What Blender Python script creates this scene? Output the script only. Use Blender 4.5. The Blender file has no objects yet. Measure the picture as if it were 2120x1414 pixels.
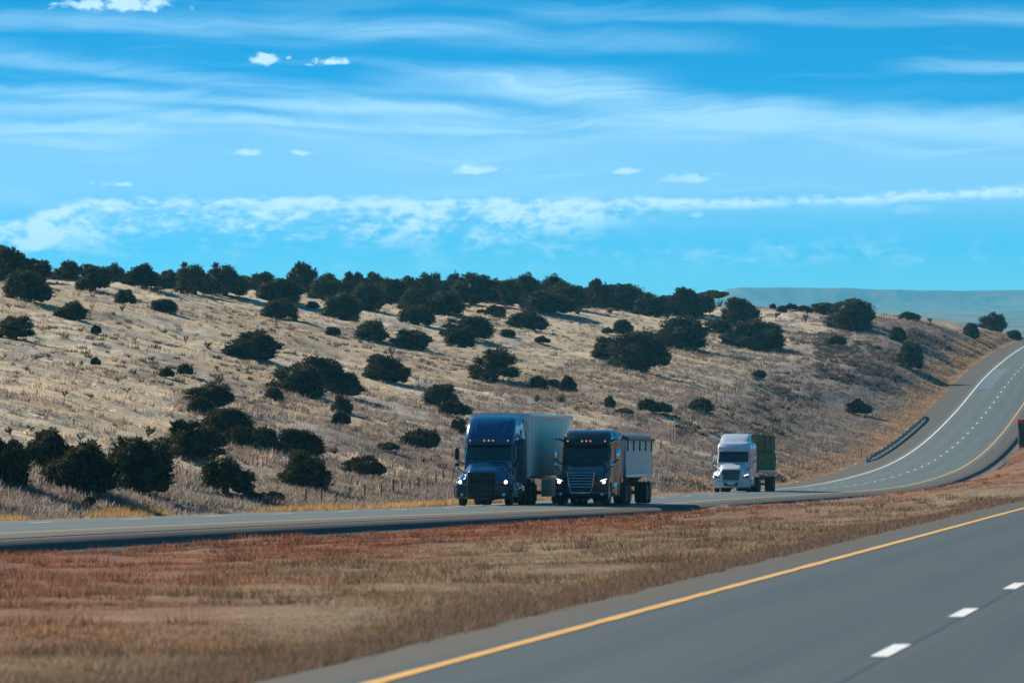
import bpy, bmesh, math, random
import numpy as np
from mathutils import Vector, Matrix
R = math.radians
S = bpy.context.scene
COL = S.collection
rng = np.random.default_rng(7)
random.seed(7)

# ------------------------------------------------------------------ camera
F = 11778.0                      # focal length in photo pixels (200 mm on 36 mm, photo 2120 wide)
cam = bpy.data.cameras.new('camera'); cam.lens = 200; cam.sensor_width = 36
cam.clip_start = 1; cam.clip_end = 40000
cam.dof.use_dof = True; cam.dof.focus_distance = 262; cam.dof.aperture_fstop = 5.0
camera = bpy.data.objects.new('camera', cam); COL.objects.link(camera)
camera.location = (0, 0, 0); camera.rotation_euler = (R(90), 0, 0)
S.camera = camera

# ------------------------------------------------------------------ sun and sky
SUN_EL, SUN_AZ = 29.0, -43.0     # azimuth measured from the view direction, negative = to the left
sd = Vector((math.sin(R(SUN_AZ)) * math.cos(R(SUN_EL)), math.cos(R(SUN_AZ)) * math.cos(R(SUN_EL)), math.sin(R(SUN_EL))))
sun = bpy.data.lights.new('sun', 'SUN'); sun.energy = 5.0; sun.angle = R(0.5); sun.color = (1.0, 0.90, 0.76)
sun_o = bpy.data.objects.new('sun', sun); COL.objects.link(sun_o)
sun_o.rotation_euler = sd.to_track_quat('Z', 'Y').to_euler()

S.view_settings.view_transform = 'Standard'; S.view_settings.look = 'None'
S.view_settings.exposure = 0.86; S.view_settings.gamma = 1.0
S.cycles.use_denoising = True
S.cycles.max_bounces = 6; S.cycles.volume_bounces = 0; S.cycles.transparent_max_bounces = 6

W = bpy.data.worlds.new('World'); S.world = W; W.use_nodes = True
W.cycles.sampling_method = "MANUAL"; W.cycles.sample_map_resolution = 512

class NT:
    """small helper to write node maths"""
    def __init__(s, tree): s.t = tree
    def node(s, typ, **kw):
        n = s.t.nodes.new(typ)
        for k, v in kw.items(): setattr(n, k, v)
        return n
    def link(s, a, b): s.t.links.new(a, b)
    def put(s, sock, v):
        if isinstance(v, bpy.types.NodeSocket): s.link(v, sock)
        else: sock.default_value = v
    def m(s, op, a, b=0.0, c=None, clamp=False):
        n = s.node('ShaderNodeMath', operation=op, use_clamp=clamp)
        s.put(n.inputs[0], a); s.put(n.inputs[1], b)
        if c is not None: s.put(n.inputs[2], c)
        return n.outputs[0]
    def vec(s, x, y, z=0.0):
        n = s.node('ShaderNodeCombineXYZ')
        s.put(n.inputs[0], x); s.put(n.inputs[1], y); s.put(n.inputs[2], z); return n.outputs[0]
    def noise(s, v, scale, detail=4, rough=0.55, dist=0.0, dims='3D'):
        n = s.node('ShaderNodeTexNoise', noise_dimensions=dims)
        if v is not None: s.put(n.inputs['Vector'], v)
        n.inputs['Scale'].default_value = scale; n.inputs['Detail'].default_value = detail
        n.inputs['Roughness'].default_value = rough; n.inputs['Distortion'].default_value = dist
        return n.outputs[0]
    def sstep(s, v, lo, hi):
        n = s.node('ShaderNodeMapRange', interpolation_type='SMOOTHSTEP')
        s.put(n.inputs[0], v); s.put(n.inputs[1], lo); s.put(n.inputs[2], hi)
        n.inputs[3].default_value = 0; n.inputs[4].default_value = 1; return n.outputs[0]
    def mix(s, f, a, b, mode='MIX'):
        n = s.node('ShaderNodeMix', data_type='RGBA', blend_type=mode)
        s.put(n.inputs[0], f); s.put(n.inputs[6], a); s.put(n.inputs[7], b); return n.outputs[2]

def build_world():
    W.node_tree.nodes.clear()
    n = NT(W.node_tree)
    tc = n.node('ShaderNodeTexCoord'); sep = n.node('ShaderNodeSeparateXYZ'); n.link(tc.outputs['Generated'], sep.inputs[0])
    x, y, z = sep.outputs
    zz = n.m('MAXIMUM', z, 0.0)
    # the low band of sky seen through the long lens uses the clear upper sky's colour
    zr = n.m('ADD', n.m('MULTIPLY', zz, SKY_STRETCH), SKY_LIFT)
    sky = n.node('ShaderNodeTexSky', sky_type='NISHITA'); sky.sun_disc = False
    sky.sun_elevation = R(SUN_EL); sky.sun_rotation = R(SUN_AZ); sky.altitude = 1900
    sky.air_density = 1.3; sky.dust_density = 0.3; sky.ozone_density = 2.5
    nv = n.node('ShaderNodeVectorMath', operation='NORMALIZE'); n.link(n.vec(x, y, zr), nv.inputs[0]); n.link(nv.outputs[0], sky.inputs[0])
    hs = n.node('ShaderNodeHueSaturation'); hs.inputs['Hue'].default_value = SKY_HUE; hs.inputs['Saturation'].default_value = SKY_SAT
    hs.inputs['Value'].default_value = SKY_VAL; n.link(sky.outputs[0], hs.inputs['Color'])
    base = n.mix(1.0, hs.outputs[0], SKY_TINT, 'MULTIPLY')
    # sky space: a = azimuth, e = elevation, both in thousandths of the lens' pixel so that cloud sizes are easy to state
    a = n.m('MULTIPLY', n.m('ARCTAN2', x, y), F / 1000); e = n.m('MULTIPLY', n.m('ARCSINE', z), F / 1000)
    p = n.m('ADD', a, 1.06)                      # 0 .. 2.12
    q = n.m('SUBTRACT', 0.707, e)                # 0 (high) .. 0.7 (horizon)
    # ---- cirrus: long soft streaks, gently sagging
    w1 = n.m('SUBTRACT', n.noise(n.vec(n.m('MULTIPLY', p, 1.5), n.m('MULTIPLY', q, 4.0), 3.1), 1.0, 3, .5), .5)
    w2 = n.m('SUBTRACT', n.noise(n.vec(n.m('MULTIPLY', p, 4.5), n.m('MULTIPLY', q, 16.0), 7.7), 1.0, 3, .5), .5)
    qw = n.m('ADD', q, n.m('ADD', n.m('MULTIPLY', w1, .20), n.m('MULTIPLY', w2, .05)))
    st = n.noise(n.vec(n.m('MULTIPLY', p, .9), n.m('MULTIPLY', qw, 15.0), 1.3), 1.0, 5, .55)
    fine = n.noise(n.vec(n.m('MULTIPLY', p, 3.0), n.m('MULTIPLY', qw, 60.0), 9.0), 1.0, 4, .6)
    streak = n.sstep(n.m('ADD', st, n.m('MULTIPLY', n.m('SUBTRACT', fine, .5), .16)), .44, .68)
    def bump(v, c, wd):   # smooth bump centred on c
        d = n.m('DIVIDE', n.m('SUBTRACT', v, c), wd)
        return n.m('POWER', 2.718, n.m('MULTIPLY', n.m('MULTIPLY', d, d), -1.0))
    fineA = n.m('ADD', n.m('MULTIPLY', n.sstep(fine, .2, .8), .7), .55)
    def band(c0, slope, curve, wd, p0, p1, amt, soft=.12):
        cc = n.m('ADD', n.m('ADD', n.m('MULTIPLY', p, slope), c0), n.m('MULTIPLY', n.m('POWER', n.m('ABSOLUTE', n.m('SUBTRACT', p, (p0 + p1) / 2)), 2.0), curve))
        d = n.m('SUBTRACT', n.m('ADD', q, n.m('ADD', n.m('MULTIPLY', w2, .04), n.m('MULTIPLY', n.m('SUBTRACT', fine, .5), .015))), cc)
        up = n.sstep(d, -wd, wd * .2); dn = n.m('SUBTRACT', 1.0, n.sstep(d, wd * .35, wd))
        g = n.m('MULTIPLY', up, dn)
        ends = n.m('MULTIPLY', n.sstep(p, p0 - soft, p0 + soft), n.m('SUBTRACT', 1.0, n.sstep(p, p1 - soft, p1 + soft)))
        return n.m('MULTIPLY', n.m('MULTIPLY', n.m('MULTIPLY', g, ends), fineA), amt)
    bands = [band(.044, .012, 0, .034, -.3, 1.05, .50), band(.030, .04, 0, .030, 1.0, 1.5, .30), band(.020, .008, 0, .028, 1.1, 2.5, .30),
             band(.150, .02, -.015, .050, .80, 1.35, .60), band(.112, .075, -.03, .045, 1.0, 2.4, .60),
             band(.118, .11, -.05, .030, -.1, .75, .45), band(.185, .045, -.02, .022, -.1, 1.0, .55), band(.205, .03, -.02, .03, .6, 1.6, .50),
             band(.215, .01, .0, .030, -.3, .35, .42), band(.235, .03, -.03, .018, .3, 1.1, .5), band(.265, -.01, 0, .02, -.2, .35, .45),
             band(.165, -.015, 0, .022, 1.9, 2.5, .5)]
    cir = bands[0]
    for b in bands[1:]: cir = n.m('ADD', cir, b)
    veil = n.m('MULTIPLY', n.sstep(n.m('ADD', q, n.m('MULTIPLY', w2, .08)), .19, .31), n.m('SUBTRACT', 1.0, n.sstep(q, .37, .53)))
    veil = n.m('MULTIPLY', veil, n.m('ADD', .50, n.m('MULTIPLY', streak, .22)))
    cir = n.m('ADD', n.m('ADD', n.m('MULTIPLY', cir, .72), veil), n.m('MULTIPLY', n.m('MULTIPLY', streak, .14), n.m('SUBTRACT', 1.0, n.sstep(q, .2, .45))))
    # ---- long low cumulus bank
    pq = n.vec(n.m('MULTIPLY', p, 1.0), n.m('MULTIPLY', q, 2.1), 0.0)
    c1 = n.noise(pq, 11.0, 8, .66, .5); c2 = n.noise(n.vec(p, n.m('MULTIPLY', q, 2.2), 4.0), 4.0, 3, .5, .3)
    c3 = n.noise(n.vec(n.m('MULTIPLY', p, 1.0), n.m('MULTIPLY', q, 2.0), 8.0), 32.0, 4, .6)
    field = n.m('ADD', n.m('ADD', n.m('MULTIPLY', n.m('SUBTRACT', c1, .5), 1.25), n.m('MULTIPLY', n.m('SUBTRACT', c2, .5), .9)), n.m('MULTIPLY', n.m('SUBTRACT', c3, .5), .45))
    top = n.m('ADD', .408, n.m('MULTIPLY', n.sstep(n.m('ADD', p, -.0), .2, -.02), .055))       # the bank's upper rim
    top = n.m('SUBTRACT', top, n.m('MULTIPLY', n.sstep(p, 1.6, 2.15), .022))
    rim = n.m('SUBTRACT', n.m('ADD', q, n.m('ADD', n.m('MULTIPLY', n.m('SUBTRACT', c1, .5), .045), n.m('MULTIPLY', n.m('SUBTRACT', c3, .5), .012))), top)
    below = n.sstep(rim, -.004, .014)
    thick = n.m('ADD', .030, n.m('MULTIPLY', n.m('SUBTRACT', 1.0, n.sstep(p, 1.0, 1.5)), .10))
    fade = n.m('SUBTRACT', 1.0, n.sstep(n.m('DIVIDE', rim, thick), .35, 1.15))
    env = n.m('MULTIPLY', below, fade)
    lump = n.m('ADD', n.m('MULTIPLY', n.m('SUBTRACT', c1, .5), 2.0), n.m('ADD', n.m('MULTIPLY', n.m('SUBTRACT', c2, .5), 1.5), n.m('MULTIPLY', n.m('SUBTRACT', c3, .5), 1.5)))
    ridge = n.m('MULTIPLY', bump(rim, .010, .014), .35)
    bank = n.m('MULTIPLY', env, n.sstep(n.m('ADD', n.m('ADD', .52, ridge), n.m('MULTIPLY', lump, 1.5)), .08, 1.2))
    low = n.m('MULTIPLY', bump(q, .525, .035), n.m('MULTIPLY', n.sstep(n.m('ADD', field, n.m('MULTIPLY', st, .3)), .16, .5), .40))
    cum = n.m('ADD', bank, low)
    # ---- small puffs
    puffs = [(.250, .014, .150, .026, .95), (.550, .126, .034, .021, .95), (.598, .122, .008, .006, .6), (.690, .130, .044, .012, 1.0), (.638, .136, .012, .004, .5),
             (.512, .317, .034, .010, .7), (.618, .317, .036, .009, .7), (.250, .383, .042, .009, .75), (.190, .380, .012, .006, .4), (1.0, .353, .085, .014, .8),
             (1.295, .356, .034, .008, .75), (1.43, .372, .075, .014, .6), (1.61, .514, .036, .010, .4), (1.88, .435, .05, .02, .25), (1.44, .445, .02, .008, .45)]
    d1 = n.m('MULTIPLY', n.m('SUBTRACT', n.noise(n.vec(p, n.m('MULTIPLY', q, 1.6), 2.0), 22.0, 6, .65, .3), .5), 3.1)
    for (cx, cy, rx, ry, amt) in puffs:
        u = n.m('DIVIDE', n.m('SUBTRACT', p, cx), rx); v = n.m('DIVIDE', n.m('SUBTRACT', q, cy), ry)
        v = n.m('MULTIPLY', v, n.m('ADD', 1.0, n.m('MULTIPLY', n.sstep(v, 0, .2), .5)))          # flatter undersides
        d = n.m('SUBTRACT', 1.0, n.m('SQRT', n.m('ADD', n.m('MULTIPLY', u, u), n.m('MULTIPLY', v, v))))
        cum = n.m('MAXIMUM', cum, n.m('MULTIPLY', n.sstep(n.m('ADD', d, d1), .05, .75), n.m('MULTIPLY', n.sstep(d, -1.1, -.05), amt)))
    cum = n.m('MINIMUM', cum, 1.0)
    c = n.mix(n.m('MINIMUM', cir, .8), base, CIRRUS_COL)
    c = n.mix(n.m('MULTIPLY', cum, .76), c, CUMULUS_COL)
    bg = n.node('ShaderNodeBackground'); n.link(c, bg.inputs[0]); bg.inputs[1].default_value = 0.1
    out = n.node('ShaderNodeOutputWorld'); n.link(bg.outputs[0], out.inputs[0])

SKY_STRETCH, SKY_LIFT, SKY_HUE, SKY_SAT, SKY_VAL = 7.0, 0.10, 0.5, 1.60, 0.63
SKY_TINT = (1.2, 1.62, 1.3, 1)
CIRRUS_COL = (2.9, 5.0, 6.6, 1); CUMULUS_COL = (4.7, 6.3, 7.1, 1)
build_world()

# ------------------------------------------------------------------ numeric land
def pchip(xs, ys):
    xs = np.array(xs, float); ys = np.array(ys, float); h = np.diff(xs); d = np.diff(ys) / h
    mm = np.zeros_like(ys); mm[0] = d[0]; mm[-1] = d[-1]
    for i in range(1, len(xs) - 1):
        mm[i] = (d[i - 1] * h[i] + d[i] * h[i - 1]) / (h[i] + h[i - 1])
    def f(x):
        x = np.asarray(x, float); i = np.clip(np.searchsorted(xs, x) - 1, 0, len(xs) - 2)
        t = (x - xs[i]) / h[i]
        lo = x < xs[0]; hi = x > xs[-1]
        r = ((2*t**3 - 3*t**2 + 1) * ys[i] + (t**3 - 2*t**2 + t) * h[i] * mm[i] + (-2*t**3 + 3*t**2) * ys[i+1] + (t**3 - t**2) * h[i] * mm[i+1])
        r = np.where(lo, ys[0] + (x - xs[0]) * mm[0], r); r = np.where(hi, ys[-1] + (x - xs[-1]) * mm[-1], r)
        return r
    return f
# far carriageway: plan line and height of its yellow edge line
Xo = pchip([0, 120, 240, 353, 450, 600, 750, 900, 1050, 1300, 1500], [-30.65, -13.73, 3.19, 19.2, 31.35, 50.2, 68.9, 87.6, 106.2, 137, 161])
Zo = pchip([60, 133, 163, 210, 252, 296, 353, 410, 450, 500, 545, 585, 622, 655, 693, 769, 850, 918, 1000, 1060, 1150, 1300, 1500],
           [-2.9, -4.48, -5.18, -6.3, -7.3, -8.2, -9.42, -10.65, -11.35, -11.85, -11.95, -11.55, -10.75, -9.75, -8.35, -5.1, -2.6, -1.05, .1, .25, -.9, -5.5, -13])
# near carriageway
Xn = lambda Y: .141 * (np.asarray(Y, float) - 55.4)
Zn = pchip([0, 60, 110, 160, 210, 260, 353, 450, 550, 655, 769, 918, 1040, 1300, 1500], [-2.1, -3.03, -3.81, -4.6, -5.5, -6.6, -8.7, -10.6, -11.3, -9.5, -5.0, -1.0, .3, -5.5, -13])
def qo(X, Y): return (Xo(Y) - X) * .991
def qn(X, Y): return (Xn(Y) - X) * .990
O_L, O_R = 11.0, -1.7           # far road asphalt from q = O_R (median side) to O_L (hill side)
N_L, N_R = 1.15, -12.0          # near road asphalt
def prof_o(q): return np.where(q < 3.8, .02 * q, np.where(q < 7.6, .076 - .02 * (q - 3.8), -.045 * (q - 7.6)))
def prof_n(q): return np.where(q > 0, -.03 * q, np.where(q > -7.5, -.004 * q, .03 + .04 * (q + 7.5)))

def P(c, r, Y): return ((c - 1060) / F * Y, Y, -(r - 707) / F * Y)
HILL_ROWS = {  # photo column: (row, distance) pairs from the road's far edge up to the crest
 -450: [(1090,156),(1000,175),(880,215),(700,340),(600,450),(555,540)],
 0: [(1074,182),(1040,192),(1000,206),(940,232),(890,265),(800,330),(700,420),(640,490),(581,560)],
 250: [(1062,198),(1030,210),(1000,222),(940,252),(880,292),(800,360),(700,455),(640,520),(590,600)],
 530: [(1050,236),(1020,256),(980,280),(900,340),(800,425),(715,520),(650,600),(606,665)],
 760: [(1040,275),(1010,300),(960,335),(880,405),(800,490),(715,585),(650,665),(618,715)],
 1000: [(1034,312),(1005,345),(960,390),(880,470),(800,550),(720,640),(660,720),(633,770)],
 1200: [(1024,345),(990,375),(920,440),(850,510),(780,600),(700,700),(650,775),(637,805)],
 1400: [(1018,380),(985,405),(920,480),(850,560),(780,650),(700,760),(655,830),(641,860)],
 1540: [(1013,425),(980,452),(900,540),(830,620),(760,700),(690,800),(640,890)],
 1640: [(1008,478),(975,503),(900,590),(830,665),(760,740),(700,810),(646,900)],
 1730: [(983,530),(940,578),(875,642),(810,688),(760,728),(710,790),(652,895)],
 1800: [(944,580),(905,630),(850,688),(800,712),(750,742),(705,795),(662,880)],
 1900: [(866,668),(830,720),(785,752),(740,778),(705,815),(668,890)],
 2000: [(776,790),(742,850),(695,902),(671,952)],
 2080: [(721,922),(703,977),(690,1012)]}
def _rs(l, k=9):
    t0 = [(r - l[0][0]) / (l[-1][0] - l[0][0]) for r, _ in l]; t = np.linspace(0, 1, k)
    return [(np.interp(x, t0, [r for r, _ in l]), math.exp(np.interp(x, t0, [math.log(y) for _, y in l]))) for x in t]
cols_ = sorted(HILL_ROWS)
for ca, cb in zip(cols_, cols_[1:]):               # fill in between the measured columns of the cut bank
    if ca < 1540: continue
    A_, B_ = _rs(HILL_ROWS[ca]), _rs(HILL_ROWS[cb]); nk = max(2, int((cb - ca) / 25))
    for k in range(1, nk):
        f = k / nk; HILL_ROWS[ca + (cb - ca) * f] = [(ra + (rb - ra) * f, math.exp(math.log(ya) + (math.log(yb) - math.log(ya)) * f)) for (ra, ya), (rb, yb) in zip(A_, B_)]
HILL = [(c, r, Y) for c, l in HILL_ROWS.items() for r, Y in l[1:]]
for c, l in HILL_ROWS.items():                     # flat top behind the crest
    r, Y = l[-1]; z = -(r - 707) / F * Y
    for k, dz in ((45, -.15), (130, -.6)): HILL.append((c, 707 - (z + dz) * F / (Y + k), Y + k))
MED = [ # the median
 (1060,1236,70),(1060,1205,83),(1060,1150,114),(1060,1112,148),(1060,1088,180),
 (500,1395,47),(500,1300,62),(500,1200,92),(500,1140,122),(500,1110,142),
 (0,1414,45),(0,1300,62),(0,1200,88),(0,1150,112),(-400,1414,44),(-400,1200,85),
 (1500,1160,92),(1500,1120,115),(1500,1080,160),(1500,1057,215),(1500,1046,258),
 (1850,1095,122),(1850,1066,165),(1850,1046,220),(1850,1036,300),(1850,1025,355),
 (2110,1022,172),(2110,1000,225),(2110,978,340),(2110,953,460),(2110,929,575)]
pts = [P(*h) for h in HILL] + [P(*h) for h in MED]
pts += [(-160,150,2),(-260,400,9),(-330,700,12),(200,200,-7),(260,500,-12),(240,900,-3),(-40,20,-1.8),(40,20,-2.7),(120,1300,-4),(0,1400,-1),(-200,1400,2),(220,1300,-6),(140,800,-4.2),(175,1000,-.8)]
for Y in list(range(40, 420, 20)) + list(range(420, 1060, 14)) + [1100, 1250]:
    for q, dz in ((-4.2, -.30), (O_L + 1.2, -.25 + .25 * (Y > 420))):
        if Y < 120 and q > 0: continue
        pts.append((float(Xo(Y)) - q / .991, Y, float(Zo(Y)) + dz - .1 * (q > 0)))
    if Y < 260: pts.append((float(Xn(Y)) - 3.2 / .99, Y, float(Zn(Y)) - .22))
    pts.append((float(Xn(Y)) + 15 / .99, Y, float(Zn(Y)) - .6))
pts = np.array(pts)
def _U(r2): return np.where(r2 > 1e-9, .5 * r2 * np.log(np.maximum(r2, 1e-9)), 0)
def tps_fit(p, lam):
    A = p[:, :2] / 100.0; n = len(A)
    K = _U(((A[:, None] - A[None]) ** 2).sum(2)) + lam * np.eye(n)
    Pm = np.hstack([np.ones((n, 1)), A]); M = np.zeros((n + 3, n + 3)); M[:n, :n] = K; M[:n, n:] = Pm; M[n:, :n] = Pm.T
    w = np.linalg.solve(M, np.concatenate([p[:, 2], np.zeros(3)]))
    def f(X, Y):
        B = np.stack([X, Y], -1) / 100.0; out = np.empty(len(B))
        for i in range(0, len(B), 20000):
            b = B[i:i+20000]
            out[i:i+20000] = _U(((b[:, None] - A[None]) ** 2).sum(2)) @ w[:n] + w[n] + b @ w[n+1:]
        return out
    return f
tps = tps_fit(pts, 8e-4)
def ss(x, a, b):
    t = np.clip((x - a) / (b - a), 0, 1); return t * t * (3 - 2 * t)

def vnoise(X, Y, sc, seed):
    """value noise"""
    X = X / sc + 137.3 * seed; Y = Y / sc + 71.7 * seed
    xi = np.floor(X).astype(np.int64); yi = np.floor(Y).astype(np.int64); fx = X - xi; fy = Y - yi
    def h(a, b):
        v = (a * 374761393 + b * 668265263 + seed * 982451653) & 0xffffffff
        v = ((v ^ (v >> 13)) * 1274126177) & 0xffffffff; v = (v ^ (v >> 16)) & 0xffffffff
        return v / 4294967295.0
    fx = fx * fx * (3 - 2 * fx); fy = fy * fy * (3 - 2 * fy)
    return (h(xi, yi) * (1 - fx) + h(xi + 1, yi) * fx) * (1 - fy) + (h(xi, yi + 1) * (1 - fx) + h(xi + 1, yi + 1) * fx) * fy

def land(X, Y):
    z = tps(X, Y); a = qo(X, Y); b = qn(X, Y)
    rel = .10 * (vnoise(X, Y, 2.2, 3) - .5) + .12 * (vnoise(X, Y, .8, 4) - .5) * ss(Y, 20, 80) + (.5 * (vnoise(X, Y, 11, 5) - .5) + .45 * (vnoise(X, Y, 4.5, 6) - .5)) * ss(a, 13, 30)
    gul = vnoise(X * .6 + 2 * vnoise(X, Y, 6, 9), Y, 3.0, 8)            # small gullies down the cut bank
    bank = ss(Y, 540, 600) * (1 - ss(Y, 900, 980)) * ss(a, 15, 20) * (1 - ss(a, 28, 42))
    rel = rel - .5 * bank * np.maximum(0, gul - .4)
    z = z + rel * np.where((a > O_L) | (a < O_R), 1, 0) * ss(np.maximum(a - O_L, (O_R - a) * .5), 0, 2.5)
    zo = Zo(Y) + prof_o(np.clip(a, O_R, O_L)) - .07
    k = np.where(a > 3, ss(a, O_L, O_L + 2.4), ss(-a, -O_R, -O_R + 2.4))
    edge = np.where(a > 3, .14 * ss(a - O_L, .0, .8), .42 * ss(O_R - a, .0, .25))
    z = np.where((a > O_R - 2.4) & (a < O_L + 2.4), zo * (1 - k) + z * k - edge * (1 - k), z)
    zn = Zn(Y) + prof_n(np.clip(b, N_R, N_L)) - .06
    k = np.where(b > -5, ss(b, N_L, N_L + 1.8), ss(-b, -N_R, -N_R + 3))
    z = np.where((b > N_R - 3) & (b < N_L + 1.8), zn * (1 - k) + z * k, z)
    return z

u_mid = np.linspace(-.125, .125, 470)
u_out = np.geomspace(.128, .75, 26)
UU = np.concatenate([-u_out[::-1], u_mid, u_out])
VV = np.concatenate([np.geomspace(14, 170, 150, endpoint=False), np.geomspace(170, 960, 520, endpoint=False), np.geomspace(960, 1500, 60)])
gu, gv = np.meshgrid(UU, VV)
GX, GY = (gu * gv).ravel(), gv.ravel()
GZ = land(GX, GY)
GZ2 = GZ.reshape(len(VV), len(UU))
def ground(X, Y):
    """height of the built sheet (bilinear)"""
    X = np.atleast_1d(np.asarray(X, float)); Y = np.atleast_1d(np.asarray(Y, float)); u = X / Y
    i = np.clip(np.searchsorted(UU, u) - 1, 0, len(UU) - 2); j = np.clip(np.searchsorted(VV, Y) - 1, 0, len(VV) - 2)
    fu = (u - UU[i]) / (UU[i+1] - UU[i]); fv = (Y - VV[j]) / (VV[j+1] - VV[j])
    return (GZ2[j, i] * (1-fu) + GZ2[j, i+1] * fu) * (1-fv) + (GZ2[j+1, i] * (1-fu) + GZ2[j+1, i+1] * fu) * fv
def hit(c, r, y0=150, y1=1200):
    """the land seen at a place of the photo; None if the sky is seen there"""
    Y = np.linspace(y0, y1, 4200); X = (c - 1060) / F * Y; z = ground(X, Y); d = z + (r - 707) / F * Y
    k = np.argmax(d > 0)
    if not d[k] > 0: return None
    return Vector((X[k], Y[k], z[k]))
def crest(c, y0=200):
    Y = np.linspace(y0, 1100, 3000); X = (c - 1060) / F * Y; z = ground(X, Y); k = np.argmax(z / Y)
    return Y[k], 707 - F * z[k] / Y[k]

# ------------------------------------------------------------------ material helpers
def mat(name, col, rough=.6, metal=0.0, spec=.5, noise=0.0, nscale=8.0, coat=0.0, emit=None, es=0.0, rand=0.0):
    m = bpy.data.materials.new(name); m.use_nodes = True; n = NT(m.node_tree); b = m.node_tree.nodes['Principled BSDF']
    b.inputs['Roughness'].default_value = rough; b.inputs['Metallic'].default_value = metal; b.inputs['Specular IOR Level'].default_value = spec
    b.inputs['Coat Weight'].default_value = coat; b.inputs['Coat Roughness'].default_value = .05
    c = (*col, 1)
    if noise or rand:
        tc = n.node('ShaderNodeTexCoord'); v = n.noise(tc.outputs['Object'], nscale, 5, .6)
        f = n.m('ADD', n.m('MULTIPLY', n.m('SUBTRACT', v, .5), 2 * noise), 1.0)
        if rand:
            oi = n.node('ShaderNodeObjectInfo'); f = n.m('MULTIPLY', f, n.m('ADD', n.m('MULTIPLY', n.m('SUBTRACT', oi.outputs['Random'], .5), 2 * rand), 1.0))
        hv = n.node('ShaderNodeHueSaturation'); hv.inputs['Color'].default_value = c; n.link(f, hv.inputs['Value']); n.link(hv.outputs[0], b.inputs['Base Color'])
        rr = n.m('ADD', rough, n.m('MULTIPLY', n.m('SUBTRACT', v, .5), .2), clamp=True); n.link(rr, b.inputs['Roughness'])
    else: b.inputs['Base Color'].default_value = c
    if emit: b.inputs['Emission Color'].default_value = (*emit, 1); b.inputs['Emission Strength'].default_value = es
    return m
def mesh_np(name, V, Fc, m, col=None, smooth=True):
    me = bpy.data.meshes.new(name); V = np.asarray(V, np.float32); Fc = np.asarray(Fc, np.int32); k = Fc.shape[1]
    me.vertices.add(len(V)); me.vertices.foreach_set('co', V.ravel())
    me.loops.add(Fc.size); me.loops.foreach_set('vertex_index', Fc.ravel())
    me.polygons.add(len(Fc)); me.polygons.foreach_set('loop_start', np.arange(0, Fc.size, k, dtype=np.int32))
    me.polygons.foreach_set('loop_total', np.full(len(Fc), k, np.int32))
    me.polygons.foreach_set('use_smooth', np.full(len(Fc), smooth))
    if col is not None:
        at = me.color_attributes.new('tone', 'FLOAT_COLOR', 'POINT'); c4 = np.ones((len(V), 4), np.float32); c4[:, :3] = col; at.data.foreach_set('color', c4.ravel())
    me.update(calc_edges=True); me.materials.append(m); return me
def link(name, me, parent=None, kind=None):
    o = bpy.data.objects.new(name, me); COL.objects.link(o)
    if parent: o.parent = parent
    if kind: o['kind'] = kind
    return o
def tag(o, label, cat, group=None, kind=None):
    o['label'] = label; o['category'] = cat
    if group: o['group'] = group
    if kind: o['kind'] = kind
    return o
def grid_faces(nv, nu):
    j, i = np.meshgrid(np.arange(nv - 1), np.arange(nu - 1), indexing='ij'); a = (j * nu + i).ravel()
    return np.stack([a, a + 1, a + 1 + nu, a + nu], 1)

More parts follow.
